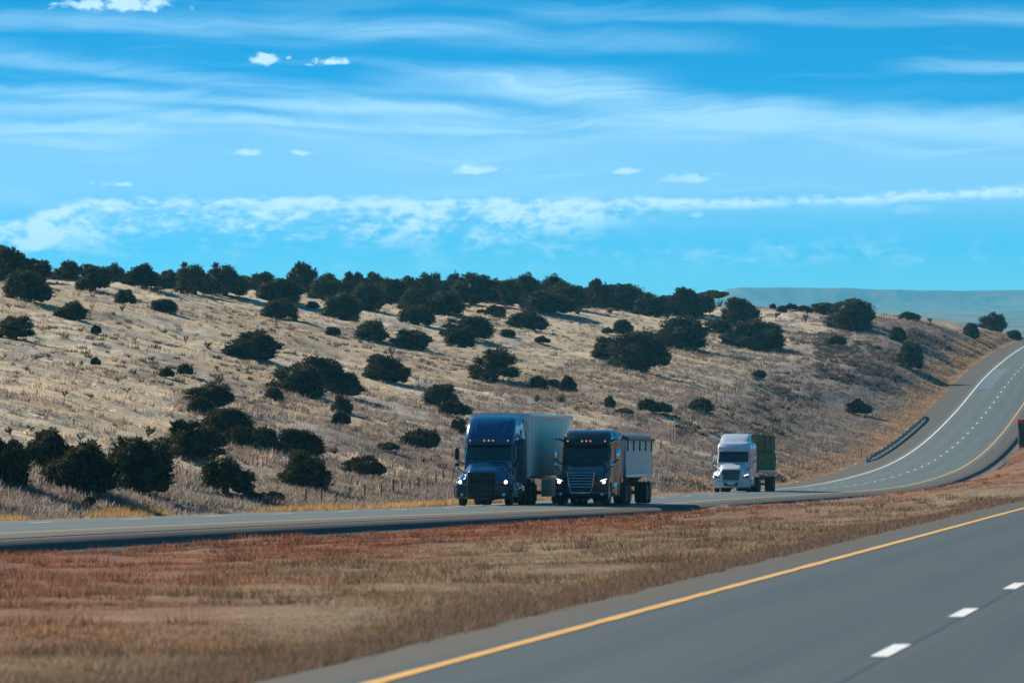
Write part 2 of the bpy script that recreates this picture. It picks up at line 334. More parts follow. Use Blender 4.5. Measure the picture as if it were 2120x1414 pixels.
# ------------------------------------------------------------------ what grows or lies where (surface colours, with some bank shade mixed in)
def soil(X, Y):
    """albedo of the dry ground: pale straw hill, bare mauve patches, rust median, golden verge, painted bank shade"""
    a, b = qo(X, Y), qn(X, Y); n1 = vnoise(X, Y, 9, 21); n2 = vnoise(X, Y, 3, 22); n3 = vnoise(X, Y, 24, 23); n4 = vnoise(X, Y, 1.0, 24)
    def L(c, d, t): return c * (1 - t[:, None]) + d * t[:, None]
    one = np.ones((len(X), 3))
    straw = one * [.49, .39, .26]; pale = one * [.61, .53, .40]; mauve = one * [.20, .16, .135]; tan = one * [.36, .265, .165]
    hill = L(straw, pale, ss(n1 * .6 + n2 * .4, .42, .72)); hill = L(hill, tan, ss(n3, .55, .75) * .6)
    hill = L(hill, mauve, ss(n2 * .5 + n1 * .3 + n4 * .3, .50, .66) * .72)
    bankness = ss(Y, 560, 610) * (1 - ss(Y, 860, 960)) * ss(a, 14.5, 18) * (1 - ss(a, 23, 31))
    hill = L(hill, one * [.10, .085, .082], bankness * (.55 + .45 * n2))  # cut bank soil darkened; part of its shade is painted into the colour
    lowv = (1 - ss(a, 18, 46)) * ss(a, 11, 14) * ss(Y, 300, 380)                        # weedy grey ground beside the verge
    hill = L(hill, one * [.195, .155, .135], lowv * ss(n1 * .5 + n2 * .5, .22, .55) * .9)
    verge = L(one * [.37, .25, .15], one * [.28, .195, .135], ss(n2, .3, .7))
    wv = ss(Y, 300, 480); tv = ss(a, 10.5, 11.5) * (1 - ss(a + 3 * (n2 - .5), 11.6 + 2.2 * wv, 12.9 + 2.6 * wv)); hill = L(hill, one * [.20, .165, .15], (1 - ss(Y, 300, 420)) * (1 - ss(a + 6 * (n1 - .5), 15, 24)) * .7); hill = L(hill, verge, tv)
    rust = L(one * [.30, .128, .070], one * [.33, .175, .098], ss(n1, .35, .75)); rust = L(rust, one * [.14, .085, .068], ss(n2 * .6 + n4 * .4, .56, .75) * .7)
    tanm = L(one * [.36, .265, .165], one * [.26, .17, .105], ss(n2 * .6 + n4 * .4, .35, .7))
    dist = b / np.maximum(b - np.minimum(a, -2), .1)                                    # 0 at the near road, 1 at the far one
    med = L(tanm, rust, ss(dist + .35 * (n1 - .5) + .2 * (n3 - .5), .22, .44))
    med = L(med, one * [.20, .135, .10], (1 - ss(b + 1.0 * (n2 - .5), 1.5, 3.0)) * .85)
    med = L(med, one * [.26, .235, .23], ss(n3 * .5 + n2 * .5, .66, .74) * ss(dist, .3, .5) * .9)   # bare gravel spots
    med = L(med, one * [.085, .07, .06], (1 - ss(-a, 2.2, 4.4)))  # painted shade: soil darkens towards the drop below the far road
    return L(hill, med * .78, ss(-a, -3, 1))

gm = bpy.data.materials.new('dry_ground'); gm.use_nodes = True
def ground_nodes(m):
    n = NT(m.node_tree); b = m.node_tree.nodes['Principled BSDF']; b.inputs['Roughness'].default_value = .95; b.inputs['Specular IOR Level'].default_value = .1
    at = n.node('ShaderNodeAttribute', attribute_name='tone'); geo = n.node('ShaderNodeNewGeometry')
    f1 = n.noise(geo.outputs['Position'], 2.2, 6, .65); f2 = n.noise(geo.outputs['Position'], 9.0, 4, .6)
    f = n.m('ADD', .0, n.m('ADD', n.m('MULTIPLY', f1, 1.1), n.m('MULTIPLY', f2, .85)))
    hv = n.node('ShaderNodeHueSaturation'); n.link(at.outputs['Color'], hv.inputs['Color']); n.link(f, hv.inputs['Value']); n.link(hv.outputs[0], b.inputs['Base Color'])
    bp = n.node('ShaderNodeBump'); bp.inputs['Strength'].default_value = .7; bp.inputs['Distance'].default_value = .08
    n.link(n.m('ADD', f1, n.m('MULTIPLY', f2, .5)), bp.inputs['Height']); n.link(bp.outputs[0], b.inputs['Normal'])
ground_nodes(gm)
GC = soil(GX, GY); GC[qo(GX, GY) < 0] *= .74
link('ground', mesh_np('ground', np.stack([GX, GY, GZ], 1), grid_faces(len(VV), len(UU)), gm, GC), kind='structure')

# ------------------------------------------------------------------ far plain and mesa
def far_mat(name, c1, c2, sc):
    m = bpy.data.materials.new(name); m.use_nodes = True; n = NT(m.node_tree); b = m.node_tree.nodes['Principled BSDF']
    b.inputs['Roughness'].default_value = 1; b.inputs['Specular IOR Level'].default_value = 0
    geo = n.node('ShaderNodeNewGeometry'); mp = n.node('ShaderNodeMapping'); mp.inputs['Scale'].default_value = (1, .35, 1); n.link(geo.outputs['Position'], mp.inputs[0])
    f = n.sstep(n.noise(mp.outputs[0], sc, 6, .6), .40, .62); n.link(n.mix(f, (*c1, 1), (*c2, 1)), b.inputs['Base Color']); return m
def plain_z(X, Y): return -26 + 96 * ss(Y, 1700, 13500) + 9 * (vnoise(X, Y, 800, 31) - .5) * ss(Y, 1400, 2500) + 3 * (vnoise(X, Y, 220, 32) - .5) * ss(Y, 1400, 2500)
SHED_Z = lambda x, y: float(plain_z(np.array([x]), np.array([y]))[0]) - .2
fx = np.linspace(-1, 1, 90); fy = np.geomspace(1180, 15500, 150)
a_, b_ = np.meshgrid(fx, fy); PX, PY = (a_ * (400 + b_ * .30)).ravel(), b_.ravel()
link('plain', mesh_np('plain', np.stack([PX, PY, plain_z(PX, PY)], 1), grid_faces(150, 90), far_mat('far_plain', (.20, .18, .12), (.08, .09, .06), .012)), kind='structure')
fx = np.linspace(-1, 1, 420); fy = np.linspace(11800, 15500, 70)
a_, b_ = np.meshgrid(fx, fy); PX, PY = (a_ * 5000).ravel(), b_.ravel()
front = 13300 + 420 * (vnoise(PX, 0 * PX, 700, 41) - .5) + 160 * (vnoise(PX, 0 * PX, 210, 42) - .5)
topz = 124 + 10 * ss(np.abs(PX - 900), 300, 1700) - 5 * ss(PX, 650, 980) * (1 - ss(PX, 980, 1500)) + 2.6 * (vnoise(PX, PY, 70, 43) - .5) + 5.0 * (vnoise(PX, PY, 520, 44) - .5)
topz = 52 + (topz - 52) * ss(PX, 390, 530)
PZ = 52 + (topz - 52) * (.45 * ss(PY, front - 1200, front) + .55 * ss(PY, front - 90, front + 90)) + 2.0 * (vnoise(PX, PY, 40, 45))
link('mesa', mesh_np('mesa', np.stack([PX, PY, PZ], 1), grid_faces(70, 420), far_mat('far_mesa', (.16, .14, .10), (.05, .065, .05), .03)), kind='structure')

# ------------------------------------------------------------------ roads and markings
def asphalt(name, base, lanes):
    """lanes: q positions of wheel tracks; the strip's own q is stored in the 'tone' red channel, distance along it in green"""
    m = bpy.data.materials.new(name); m.use_nodes = True; n = NT(m.node_tree); b = m.node_tree.nodes['Principled BSDF']
    at = n.node('ShaderNodeAttribute', attribute_name='tone'); sp = n.node('ShaderNodeSeparateColor'); n.link(at.outputs['Color'], sp.inputs[0])
    q = sp.outputs[0]; s_ = sp.outputs[1]; sh = sp.outputs[2]
    lon = n.noise(n.vec(n.m('MULTIPLY', q, 3.2), n.m('MULTIPLY', s_, .035), 0), 1.0, 4, .6)
    spk = n.noise(n.vec(q, s_, 3.0), 5.0, 5, .65); blo = n.noise(n.vec(n.m('MULTIPLY', q, .5), n.m('MULTIPLY', s_, .12), 5.0), 1.0, 3, .5)
    f = n.m('ADD', .40, n.m('ADD', n.m('MULTIPLY', lon, .62), n.m('ADD', n.m('MULTIPLY', spk, .40), n.m('MULTIPLY', blo, .22))))
    for t in lanes:
        d = n.m('DIVIDE', n.m('SUBTRACT', q, t), .38); f = n.m('SUBTRACT', f, n.m('MULTIPLY', n.m('POWER', 2.718, n.m('MULTIPLY', n.m('MULTIPLY', d, d), -1)), .15))
    c = n.mix(sh, (*base, 1), (.040, .035, .022, 1))
    hv = n.node('ShaderNodeHueSaturation'); n.link(c, hv.inputs['Color']); n.link(f, hv.inputs['Value']); n.link(hv.outputs[0], b.inputs['Base Color'])
    n.link(n.m('ADD', .50, n.m('MULTIPLY', sh, .25)), b.inputs['Roughness']); b.inputs['Specular IOR Level'].default_value = .36
    bp = n.node('ShaderNodeBump'); bp.inputs['Strength'].default_value = .25; bp.inputs['Distance'].default_value = .01; n.link(spk, bp.inputs['Height']); n.link(bp.outputs[0], b.inputs['Normal'])
    return m
def strip(name, Xf, Zf, prof, cosk, qs, Ys, m, lift=0.0, shoulder=None, jag=0):
    qs = np.asarray(qs, float); Ys = np.asarray(Ys, float); Q, YY = np.meshgrid(qs, Ys); Q = Q.ravel().copy(); Yr = YY.ravel()
    if jag:
        e = (vnoise(Yr, 0 * Yr, 1.3, 77) - .5) * jag + (vnoise(Yr, 0 * Yr, .35, 78) - .5) * jag * .5
        Q = np.where(Q == qs.max(), Q + e, np.where(Q == qs.min(), Q - e, Q))
    V = np.stack([Xf(Yr) - Q / cosk, Yr, Zf(Yr) + prof(Q) + lift], 1)
    sh = np.zeros(len(Q)) if shoulder is None else shoulder(Q)
    return mesh_np(name, V, grid_faces(len(Ys), len(qs)), m, np.stack([Q, Yr, sh], 1))
far_asph = asphalt('weathered_asphalt', (.104, .114, .086), (1.0, 2.7, 4.7, 6.5)); near_asph = asphalt('grey_asphalt', (.058, .061, .043), (-1.0, -2.7, -4.7, -6.5))
Yf = np.concatenate([np.arange(70, 420, 3.0), np.arange(420, 1100, 4.0), np.arange(1100, 1490, 15)])
Yn = np.concatenate([np.arange(16, 200, 1.0), np.arange(200, 1490, 8)])
shf = lambda Q: np.clip(ss(Q, 7.75, 8.3) + ss(-Q, .25, .7), 0, 1)
link('far_road', strip('far_road', Xo, Zo, prof_o, .991, [O_R, -1.2, -.7, -.25, 0, 1, 2, 3, 3.8, 4.6, 5.6, 6.6, 7.6, 7.75, 8.3, 9, 10, 10.6, O_L], Yf, far_asph, 0, shf, 0), kind='structure')
link('near_road', strip('near_road', Xn, Zn, prof_n, .99, [N_R, -10.5, -9, -7.8, -7.5, -6.5, -5.5, -4.5, -3.6, -2.7, -1.8, -.9, -.2, .15, .5, .8, N_L], Yn, near_asph, 0, lambda Q: np.clip(ss(Q, .2, .5) + ss(-Q, 7.8, 8.2), 0, 1), .22), kind='structure')
yel = mat('yellow_paint', (.62, .33, .045), .55, noise=.32, nscale=3.0); whi = mat('white_paint', (.68, .68, .64), .55, noise=.32, nscale=3.0); tar = mat('tar_seal', (.035, .035, .035), .5, noise=.2)
def line(name, Xf, Zf, prof, cosk, q, w, Ys, m, wob=0):
    link(name, strip(name, Xf, Zf, prof, cosk, [q - w / 2, q + w / 2], Ys, m, .006, jag=wob), kind='structure')
line('yellow_edge_line', Xo, Zo, prof_o, .991, 0.0, .16, Yf, yel); line('yellow_edge_line', Xn, Zn, prof_n, .99, 0.0, .17, Yn, yel, .03)
line('white_edge_line', Xo, Zo, prof_o, .991, 7.5, .17, Yf, whi); line('white_edge_line', Xn, Zn, prof_n, .99, -7.5, .17, Yn, whi)
line('joint_seam', Xn, Zn, lambda q: prof_n(q) - .003, .99, -3.85, .045, Yn, tar, .05)
def dashes(Xf, Zf, prof, cosk, q, y0, y1, per, ln, w):
    V = []; Fc = []
    y = y0
    while y < y1:
        Ys = np.linspace(y, y + ln, 4); k = len(V) * 8 // 8
        b = len(V)
        for t in Ys:
            for s_ in (-.5, .5):
                qq = q + s_ * w; V.append((float(Xf(t)) - qq / cosk, t, float(Zf(t)) + float(prof(np.array(qq))) + .007))
        for i in range(3): Fc.append((b + 2*i, b + 2*i + 1, b + 2*i + 3, b + 2*i + 2))
        y += per
    return V, Fc
V, Fc = dashes(Xn, Zn, prof_n, .99, -3.78, 30.03, 700, 11.1, 3.0, .17); link('lane_dashes', mesh_np('lane_dashes', V, Fc, whi), kind='structure')
V, Fc = dashes(Xo, Zo, prof_o, .991, 3.75, 80.0, 1080, 12.08, 3.0, .15); link('lane_dashes', mesh_np('lane_dashes', V, Fc, whi), kind='structure')
link('road_patch', strip('road_patch', Xo, Zo, prof_o, .991, [5.4, 6.2, 7.2], np.arange(742, 806, 2.0), mat('pale_asphalt', (.15, .16, .15), .4, noise=.4, nscale=.6), .004, jag=.5), kind='structure')

m_grav = mat('shade_gravel', (.050, .044, .036), .95, noise=.45, nscale=3.0)  # gravel of the road embankment, coloured dark to carry the slope's shade
bank_prof = lambda q: prof_o(np.maximum(q, O_R)) - .012 - .38 * ss(O_R - q, 0, .70)
link('gravel_bank', strip('gravel_bank', Xo, Zo, bank_prof, .991, [-2.9, -2.65, -2.45, -2.3, -2.15, -2.0, -1.85, -1.75, -1.64, -1.2], Yf, m_grav), kind='structure')

# ------------------------------------------------------------------ junipers, shrubs, cholla
def foliage_mat(name, c1, c2, rand=.25, trans=.12):
    m = bpy.data.materials.new(name); m.use_nodes = True; n = NT(m.node_tree); b = m.node_tree.nodes['Principled BSDF']
    b.inputs['Roughness'].default_value = .75; b.inputs['Specular IOR Level'].default_value = .05
    geo = n.node('ShaderNodeNewGeometry'); tc = n.node('ShaderNodeTexCoord'); oi = n.node('ShaderNodeObjectInfo')
    f = n.m('ADD', n.m('MULTIPLY', geo.outputs['Random Per Island'], .6), n.m('MULTIPLY', n.noise(tc.outputs['Object'], 5.0, 3), .5))
    c = n.mix(n.sstep(f, .25, .85), (*c1, 1), (*c2, 1))
    hv = n.node('ShaderNodeHueSaturation'); n.link(c, hv.inputs['Color'])
    n.link(n.m('ADD', 1 - rand, n.m('MULTIPLY', oi.outputs['Random'], 2 * rand)), hv.inputs['Value']); n.link(n.m('ADD', .485, n.m('MULTIPLY', oi.outputs['Random'], .03)), hv.inputs['Hue'])
    n.link(hv.outputs[0], b.inputs['Base Color'])
    tr = n.node('ShaderNodeBsdfTranslucent'); n.link(hv.outputs[0], tr.inputs[0]); mx = n.node('ShaderNodeMixShader'); mx.inputs[0].default_value = trans
    n.link(b.outputs[0], mx.inputs[1]); n.link(tr.outputs[0], mx.inputs[2]); out = m.node_tree.nodes['Material Output']; n.link(mx.outputs[0], out.inputs['Surface'])
    return m
m_jun = foliage_mat('juniper_foliage', (.024, .024, .011), (.082, .078, .032), .25, .22); m_bro = foliage_mat('brown_foliage', (.040, .033, .020), (.095, .070, .036))
m_sage = foliage_mat('sage_foliage', (.055, .065, .040), (.11, .115, .070)); m_brush = foliage_mat('dry_brush', (.15, .115, .08), (.27, .21, .15), .2, .25)
m_bark = mat('bark', (.085, .066, .05), .9, noise=.35, nscale=6); m_cho = mat('cholla_stem', (.105, .082, .062), .9, noise=.4, nscale=9, rand=.3); m_chop = mat('pale_cholla_stem', (.30, .25, .19), .9, noise=.3, nscale=9)

def leaf_cloud(lobes, n, size, r, up=.35, core=.72):
    """lobes: (x,y,z,rx,ry,rz). Returns many small leaf-sized triangles through the outer volume plus rough inner cores"""
    V, Fc = [], []; L = np.array(lobes); area = (L[:, 3] * L[:, 4] + L[:, 3] * L[:, 5]); cnt = np.maximum(20, n * area / area.sum()).astype(int)
    for l, k in zip(L, cnt):
        d = r.normal(size=(k, 3)); d /= np.linalg.norm(d, axis=1)[:, None]; d[:, 2] = np.where(d[:, 2] < -.55, -d[:, 2], d[:, 2])
        rad = np.clip(r.normal(.93, .13, size=(k, 1)), .5, 1.22)
        p = l[:3] + d * rad * l[3:6]
        ax = d + up * np.array([0, 0, 1]) + r.normal(size=(k, 3)) * .45; ax /= np.linalg.norm(ax, axis=1)[:, None]
        sd_ = np.cross(ax, r.normal(size=(k, 3))); sd_ /= np.linalg.norm(sd_, axis=1)[:, None] + 1e-9
        s = size * r.uniform(.6, 1.5, size=(k, 1))
        b = len(V)
        V.extend(np.stack([p - sd_ * s * .55, p + sd_ * s * .55, p + ax * s * 1.5, p - ax * s * .6], 1).reshape(-1, 3))
        i = b + 4 * np.arange(k); Fc.extend(np.stack([i + 3, i + 1, i + 2, i], 1))
    if core:                                           # rough inner masses, same foliage
        ico = bmesh.new(); bmesh.ops.create_icosphere(ico, subdivisions=2, radius=1); iv = np.array([v.co[:] for v in ico.verts]); it = np.array([[v.index for v in f.verts] for f in ico.faces]); ico.free()
        for l in L:
            b = len(V); V.extend(l[:3] + iv * l[3:6] * core * (1 + r.normal(size=(len(iv), 1)) * .12)); Fc.extend(np.hstack([b + it, b + it[:, :1]])[:, :4] if False else [[b + t[0], b + t[1], b + t[2], -1] for t in it])
    return np.array(V), Fc
def mesh_mixed(name, V, Fc, m):
    me = bpy.data.meshes.new(name); V = [tuple(v) for v in V]
    me.from_pydata(V, [], [tuple(int(i) for i in f if i >= 0) for f in Fc]); me.materials.append(m); me.update(); return me
def crown_mesh(kind, seed):
    """unit crown: 1 wide, 1 high, its base at z = 0"""
    r = np.random.default_rng(seed); lobes = []
    if kind == 'dome':              # dense rounded juniper reaching the ground
        for i in range(44):
            a = r.uniform(0, 6.28); t = r.uniform(0, 1) ** 1.2; zz = .06 + .72 * t; rr = .36 * math.sqrt(max(0.03, 1 - (max(0, t - .12) / .92) ** 2)) * r.uniform(.75, 1.06)
            s = r.uniform(.09, .16); lobes.append((rr * math.cos(a), rr * math.sin(a), zz, s, s, s * r.uniform(1.0, 1.4)))
        lobes.append((0, 0, .36, .36, .36, .44)); n, size = 4600, .026
    elif kind == 'spread':          # open spreading crown, gaps and knobs, some trunk seen
        for i in range(26):
            a = r.uniform(0, 6.28); rr = .38 * math.sqrt(r.uniform(.02, 1)); zz = .30 + .55 * r.uniform(0, 1) * (1 - .7 * (rr / .42) ** 2) ; s = r.uniform(.07, .15)
            lobes.append((rr * math.cos(a), rr * math.sin(a), zz, s * 1.15, s * 1.15, s * .95))
        for i in range(16):
            a = r.uniform(0, 6.28); lobes.append((.36 * math.cos(a), .36 * math.sin(a), r.uniform(.10, .30), .12, .12, .12))
        lobes.append((.05, 0, .48, .26, .24, .26)); n, size = 4200, .026
    elif kind == 'ragged':          # rounded but bristly, uneven outline with upright tips
        bump_ = [r.uniform(.82, 1.18) for _ in range(9)]
        for i in range(46):
            a = r.uniform(0, 6.28); t = r.uniform(0, 1) ** 1.1; k = bump_[int(a / .7) % 9] * (.9 + .1 * bump_[i % 9]); zz = .07 + .70 * t * (.5 + .5 * k); rr = .35 * k * math.sqrt(max(0.03, 1 - (max(0, t - .15) / .92) ** 2)) * r.uniform(.6, 1.08)
            s = r.uniform(.07, .14); lobes.append((rr * math.cos(a), rr * math.sin(a), zz, s, s, s * r.uniform(1.1, 1.8)))
        lobes.append((0, 0, .34, .33, .33, .38)); n, size = 4600, .031
    elif kind == 'tuft':            # low bush of upright shoots
        for i in range(16):
            a = r.uniform(0, 6.28); rr = .36 * math.sqrt(r.uniform(.0, 1)); h = .42 * (1 - .55 * (rr / .42) ** 2); s = r.uniform(.10, .16)
            lobes.append((rr * math.cos(a), rr * math.sin(a), h, s, s, h * .85))
        n, size = 2600, .042
    elif kind == 'flat':            # umbrella crown
        for i in range(22):
            a = r.uniform(0, 6.28); rr = .40 * math.sqrt(r.uniform(0, 1)); s = r.uniform(.09, .15); lobes.append((rr * math.cos(a), rr * math.sin(a), .66 + .22 * (1 - (rr / .42) ** 2) * r.uniform(.5, 1), s, s, s * .7))
        n, size = 3000, .028
    up = 1.2 if kind == 'tuft' else (.75 if kind == 'ragged' else .35)
    V, Fc = leaf_cloud(lobes, n, size, r, up)
    lo, hi = np.percentile(V[:, :2], 1), np.percentile(V[:, :2], 99); zt = np.percentile(V[:, 2], 99.3)
    V[:, :2] /= (hi - lo); V[:, 2] = V[:, 2] / zt
    return V, Fc
class MB:
    """collects simple shapes into one mesh"""
    def __init__(s): s.b = bmesh.new()
    def tube(s, pts, rad, k=6):
        pts = [Vector(p) for p in pts]; rad = rad if isinstance(rad, (list, tuple)) else [rad] * len(pts); rings = []
        for i, p in enumerate(pts):
            d = (pts[min(i + 1, len(pts) - 1)] - pts[max(i - 1, 0)]).normalized(); u = d.orthogonal().normalized(); w = d.cross(u)
            if i and rings:
                u = (s._u - d * s._u.dot(d)).normalized(); w = d.cross(u)
            s._u = u; rings.append([s.b.verts.new(p + (u * math.cos(6.2832 * j / k) + w * math.sin(6.2832 * j / k)) * rad[i]) for j in range(k)])
        for a, c in zip(rings, rings[1:]):
            for j in range(k): s.b.faces.new((a[j], a[(j+1) % k], c[(j+1) % k], c[j]))
        s.b.faces.new(rings[0][::-1]); s.b.faces.new(rings[-1]); return s
    def box(s, c, d, bev=0.0, seg=2, M=None):
        r = bmesh.ops.create_cube(s.b, size=1.0); vs = r['verts']
        for v in vs: v.co = Vector((v.co.x * d[0], v.co.y * d[1], v.co.z * d[2])) + Vector(c)
        if bev:
            es = list({e for v in vs for e in v.link_edges}); rb = bmesh.ops.bevel(s.b, geom=es, offset=min(bev, .49 * min(d)), segments=seg, affect='EDGES', profile=.5); vs = rb['verts']
        if M is not None:
            for v in vs: v.co = M @ v.co
        return s
    def lathe(s, prof, c, axis='y', k=28):
        """prof: (offset along the axis, radius)"""
        c = Vector(c); rings = []
        for (t, r) in prof:
            ring = []
            for j in range(k):
                a = 6.2832 * j / k; u, w = r * math.cos(a), r * math.sin(a)
                ring.append(s.b.verts.new(c + (Vector((u, t, w)) if axis == 'y' else Vector((t, u, w)) if axis == 'x' else Vector((u, w, t)))))
            rings.append(ring)
        for a, b in zip(rings, rings[1:]):
            for j in range(k): s.b.faces.new((a[j], a[(j+1) % k], b[(j+1) % k], b[j]))
        s.b.faces.new(rings[0][::-1]); s.b.faces.new(rings[-1]); return s
    def loft(s, secs, closed=False, cap=False):
        rings = [[s.b.verts.new(Vector(p)) for p in sec] for sec in secs]; n = len(rings[0])
        for a, b in zip(rings, rings[1:]):
            for j in range(n if closed else n - 1): s.b.faces.new((a[j], a[(j+1) % n], b[(j+1) % n], b[j]))
        if cap: s.b.faces.new(rings[0][::-1]); s.b.faces.new(rings[-1])
        return s
    def poly(s, pts, th=None):
        vs = [s.b.verts.new(Vector(p)) for p in pts]; f = s.b.faces.new(vs)
        if th is not None:
            r = bmesh.ops.extrude_face_region(s.b, geom=[f]); 
            for v in r['geom']:
                if isinstance(v, bmesh.types.BMVert): v.co += Vector(th)
        return s
    def mesh(s, name, m, ang=40):
        bmesh.ops.recalc_face_normals(s.b, faces=s.b.faces[:]); me = bpy.data.meshes.new(name); s.b.to_mesh(me); s.b.free(); me.materials.append(m)
        me.polygons.foreach_set('use_smooth', np.ones(len(me.polygons), bool)); me.set_sharp_from_angle(angle=R(ang)); return me
    def part(s, name, m, parent, ang=40): return link(name, s.mesh(name, m, ang), parent)

def trunk_mesh(seed, h=.62, spread=.30, n=5, k=6):
    r = random.Random(seed); mb = MB()
    for i in range(n):
        a = 6.28 * i / n + r.uniform(-.5, .5); e = spread * r.uniform(.5, 1); hh = h * r.uniform(.7, 1)
        mb.tube([(.03 * math.cos(a), .03 * math.sin(a), -.08), (.06 * math.cos(a), .06 * math.sin(a), hh * .3), (e * .6 * math.cos(a + .2), e * .6 * math.sin(a + .2), hh * .65), (e * math.cos(a), e * math.sin(a), hh)], [.045, .035, .022, .009], k)
    return mb.mesh('trunk', m_bark)
CROWNS = {}
for kind, num, mm in (('dome', 5, m_jun), ('spread', 4, m_jun), ('ragged', 4, m_jun), ('tuft', 3, m_jun), ('flat', 1, m_jun)):
    for i in range(num): V, Fc = crown_mesh(kind, 100 + 17 * i + len(kind)); CROWNS.setdefault(kind, []).append(mesh_mixed('crown', V, Fc, mm))
for kind, src, mm in (('browntuft', 'tuft', m_bro), ('brown', 'ragged', m_bro), ('sage', 'tuft', m_sage)):
    for i in range(2):
        V, Fc = crown_mesh(src, 300 + i); CROWNS.setdefault(kind, []).append(mesh_mixed('crown', V, Fc, mm))
def brush_mesh(seed):
    r = random.Random(seed); V, Fc = [], []
    for i in range(260):
        a = r.uniform(0, 6.28); t = abs(r.gauss(0, .45)); d = Vector((math.cos(a) * t, math.sin(a) * t, 1)).normalized(); l = r.uniform(.5, 1.0); b0 = Vector((r.uniform(-.1, .1), r.uniform(-.1, .1), 0))
        s = d.cross(Vector((r.uniform(-1, 1), r.uniform(-1, 1), .2))).normalized() * .014; m_ = b0 + d * l * .5; b = len(V)
        V += [b0 - s, b0 + s, m_ + s, m_ - s, b0 + d * l + Vector((r.uniform(-.1, .1), r.uniform(-.1, .1), 0))]; Fc += [(b, b+1, b+2, b+3), (b+3, b+2, b+4, -1)]
    return mesh_mixed('brush', V, Fc, m_brush)
CROWNS['brush'] = [brush_mesh(1), brush_mesh(2)]
def cholla_mesh(seed, m):
    r = random.Random(seed); mb = MB()
    def grow(p, d, l, rad, lev):
        q = p + d * l * .5 + Vector((r.uniform(-.03, .03), r.uniform(-.03, .03), 0)); e = p + d * l; mb.tube([p, q, e], [rad, rad * 1.05, rad * .7], 5)
        if lev < 3:
            for i in range(r.choice((2, 3, 3)) if lev else 5):
                nd = (d * (.55 if lev else .25) + Vector((r.uniform(-1, 1), r.uniform(-1, 1), r.uniform(.0, .75)))).normalized(); grow(p + d * l * r.uniform(.55, 1), nd, l * r.uniform(.6, .85), rad * .80, lev + 1)
    grow(Vector((0, 0, -.1)), Vector((0, 0, 1)), .40, .045, 0); me = mb.mesh('stems', m)
    co = np.zeros(len(me.vertices) * 3); me.vertices.foreach_get('co', co); co = co.reshape(-1, 3); co[:, :2] /= (np.ptp(co[:, :2]) + 1e-6); co[:, 2] /= co[:, 2].max(); me.vertices.foreach_set('co', co.ravel()); me.update(); return me
CROWNS['cholla'] = [cholla_mesh(i, m_cho) for i in range(3)]; CROWNS['palecholla'] = [cholla_mesh(9, m_chop)]
TRUNKS = [trunk_mesh(5), trunk_mesh(6), trunk_mesh(8, .7, .34, 6)]

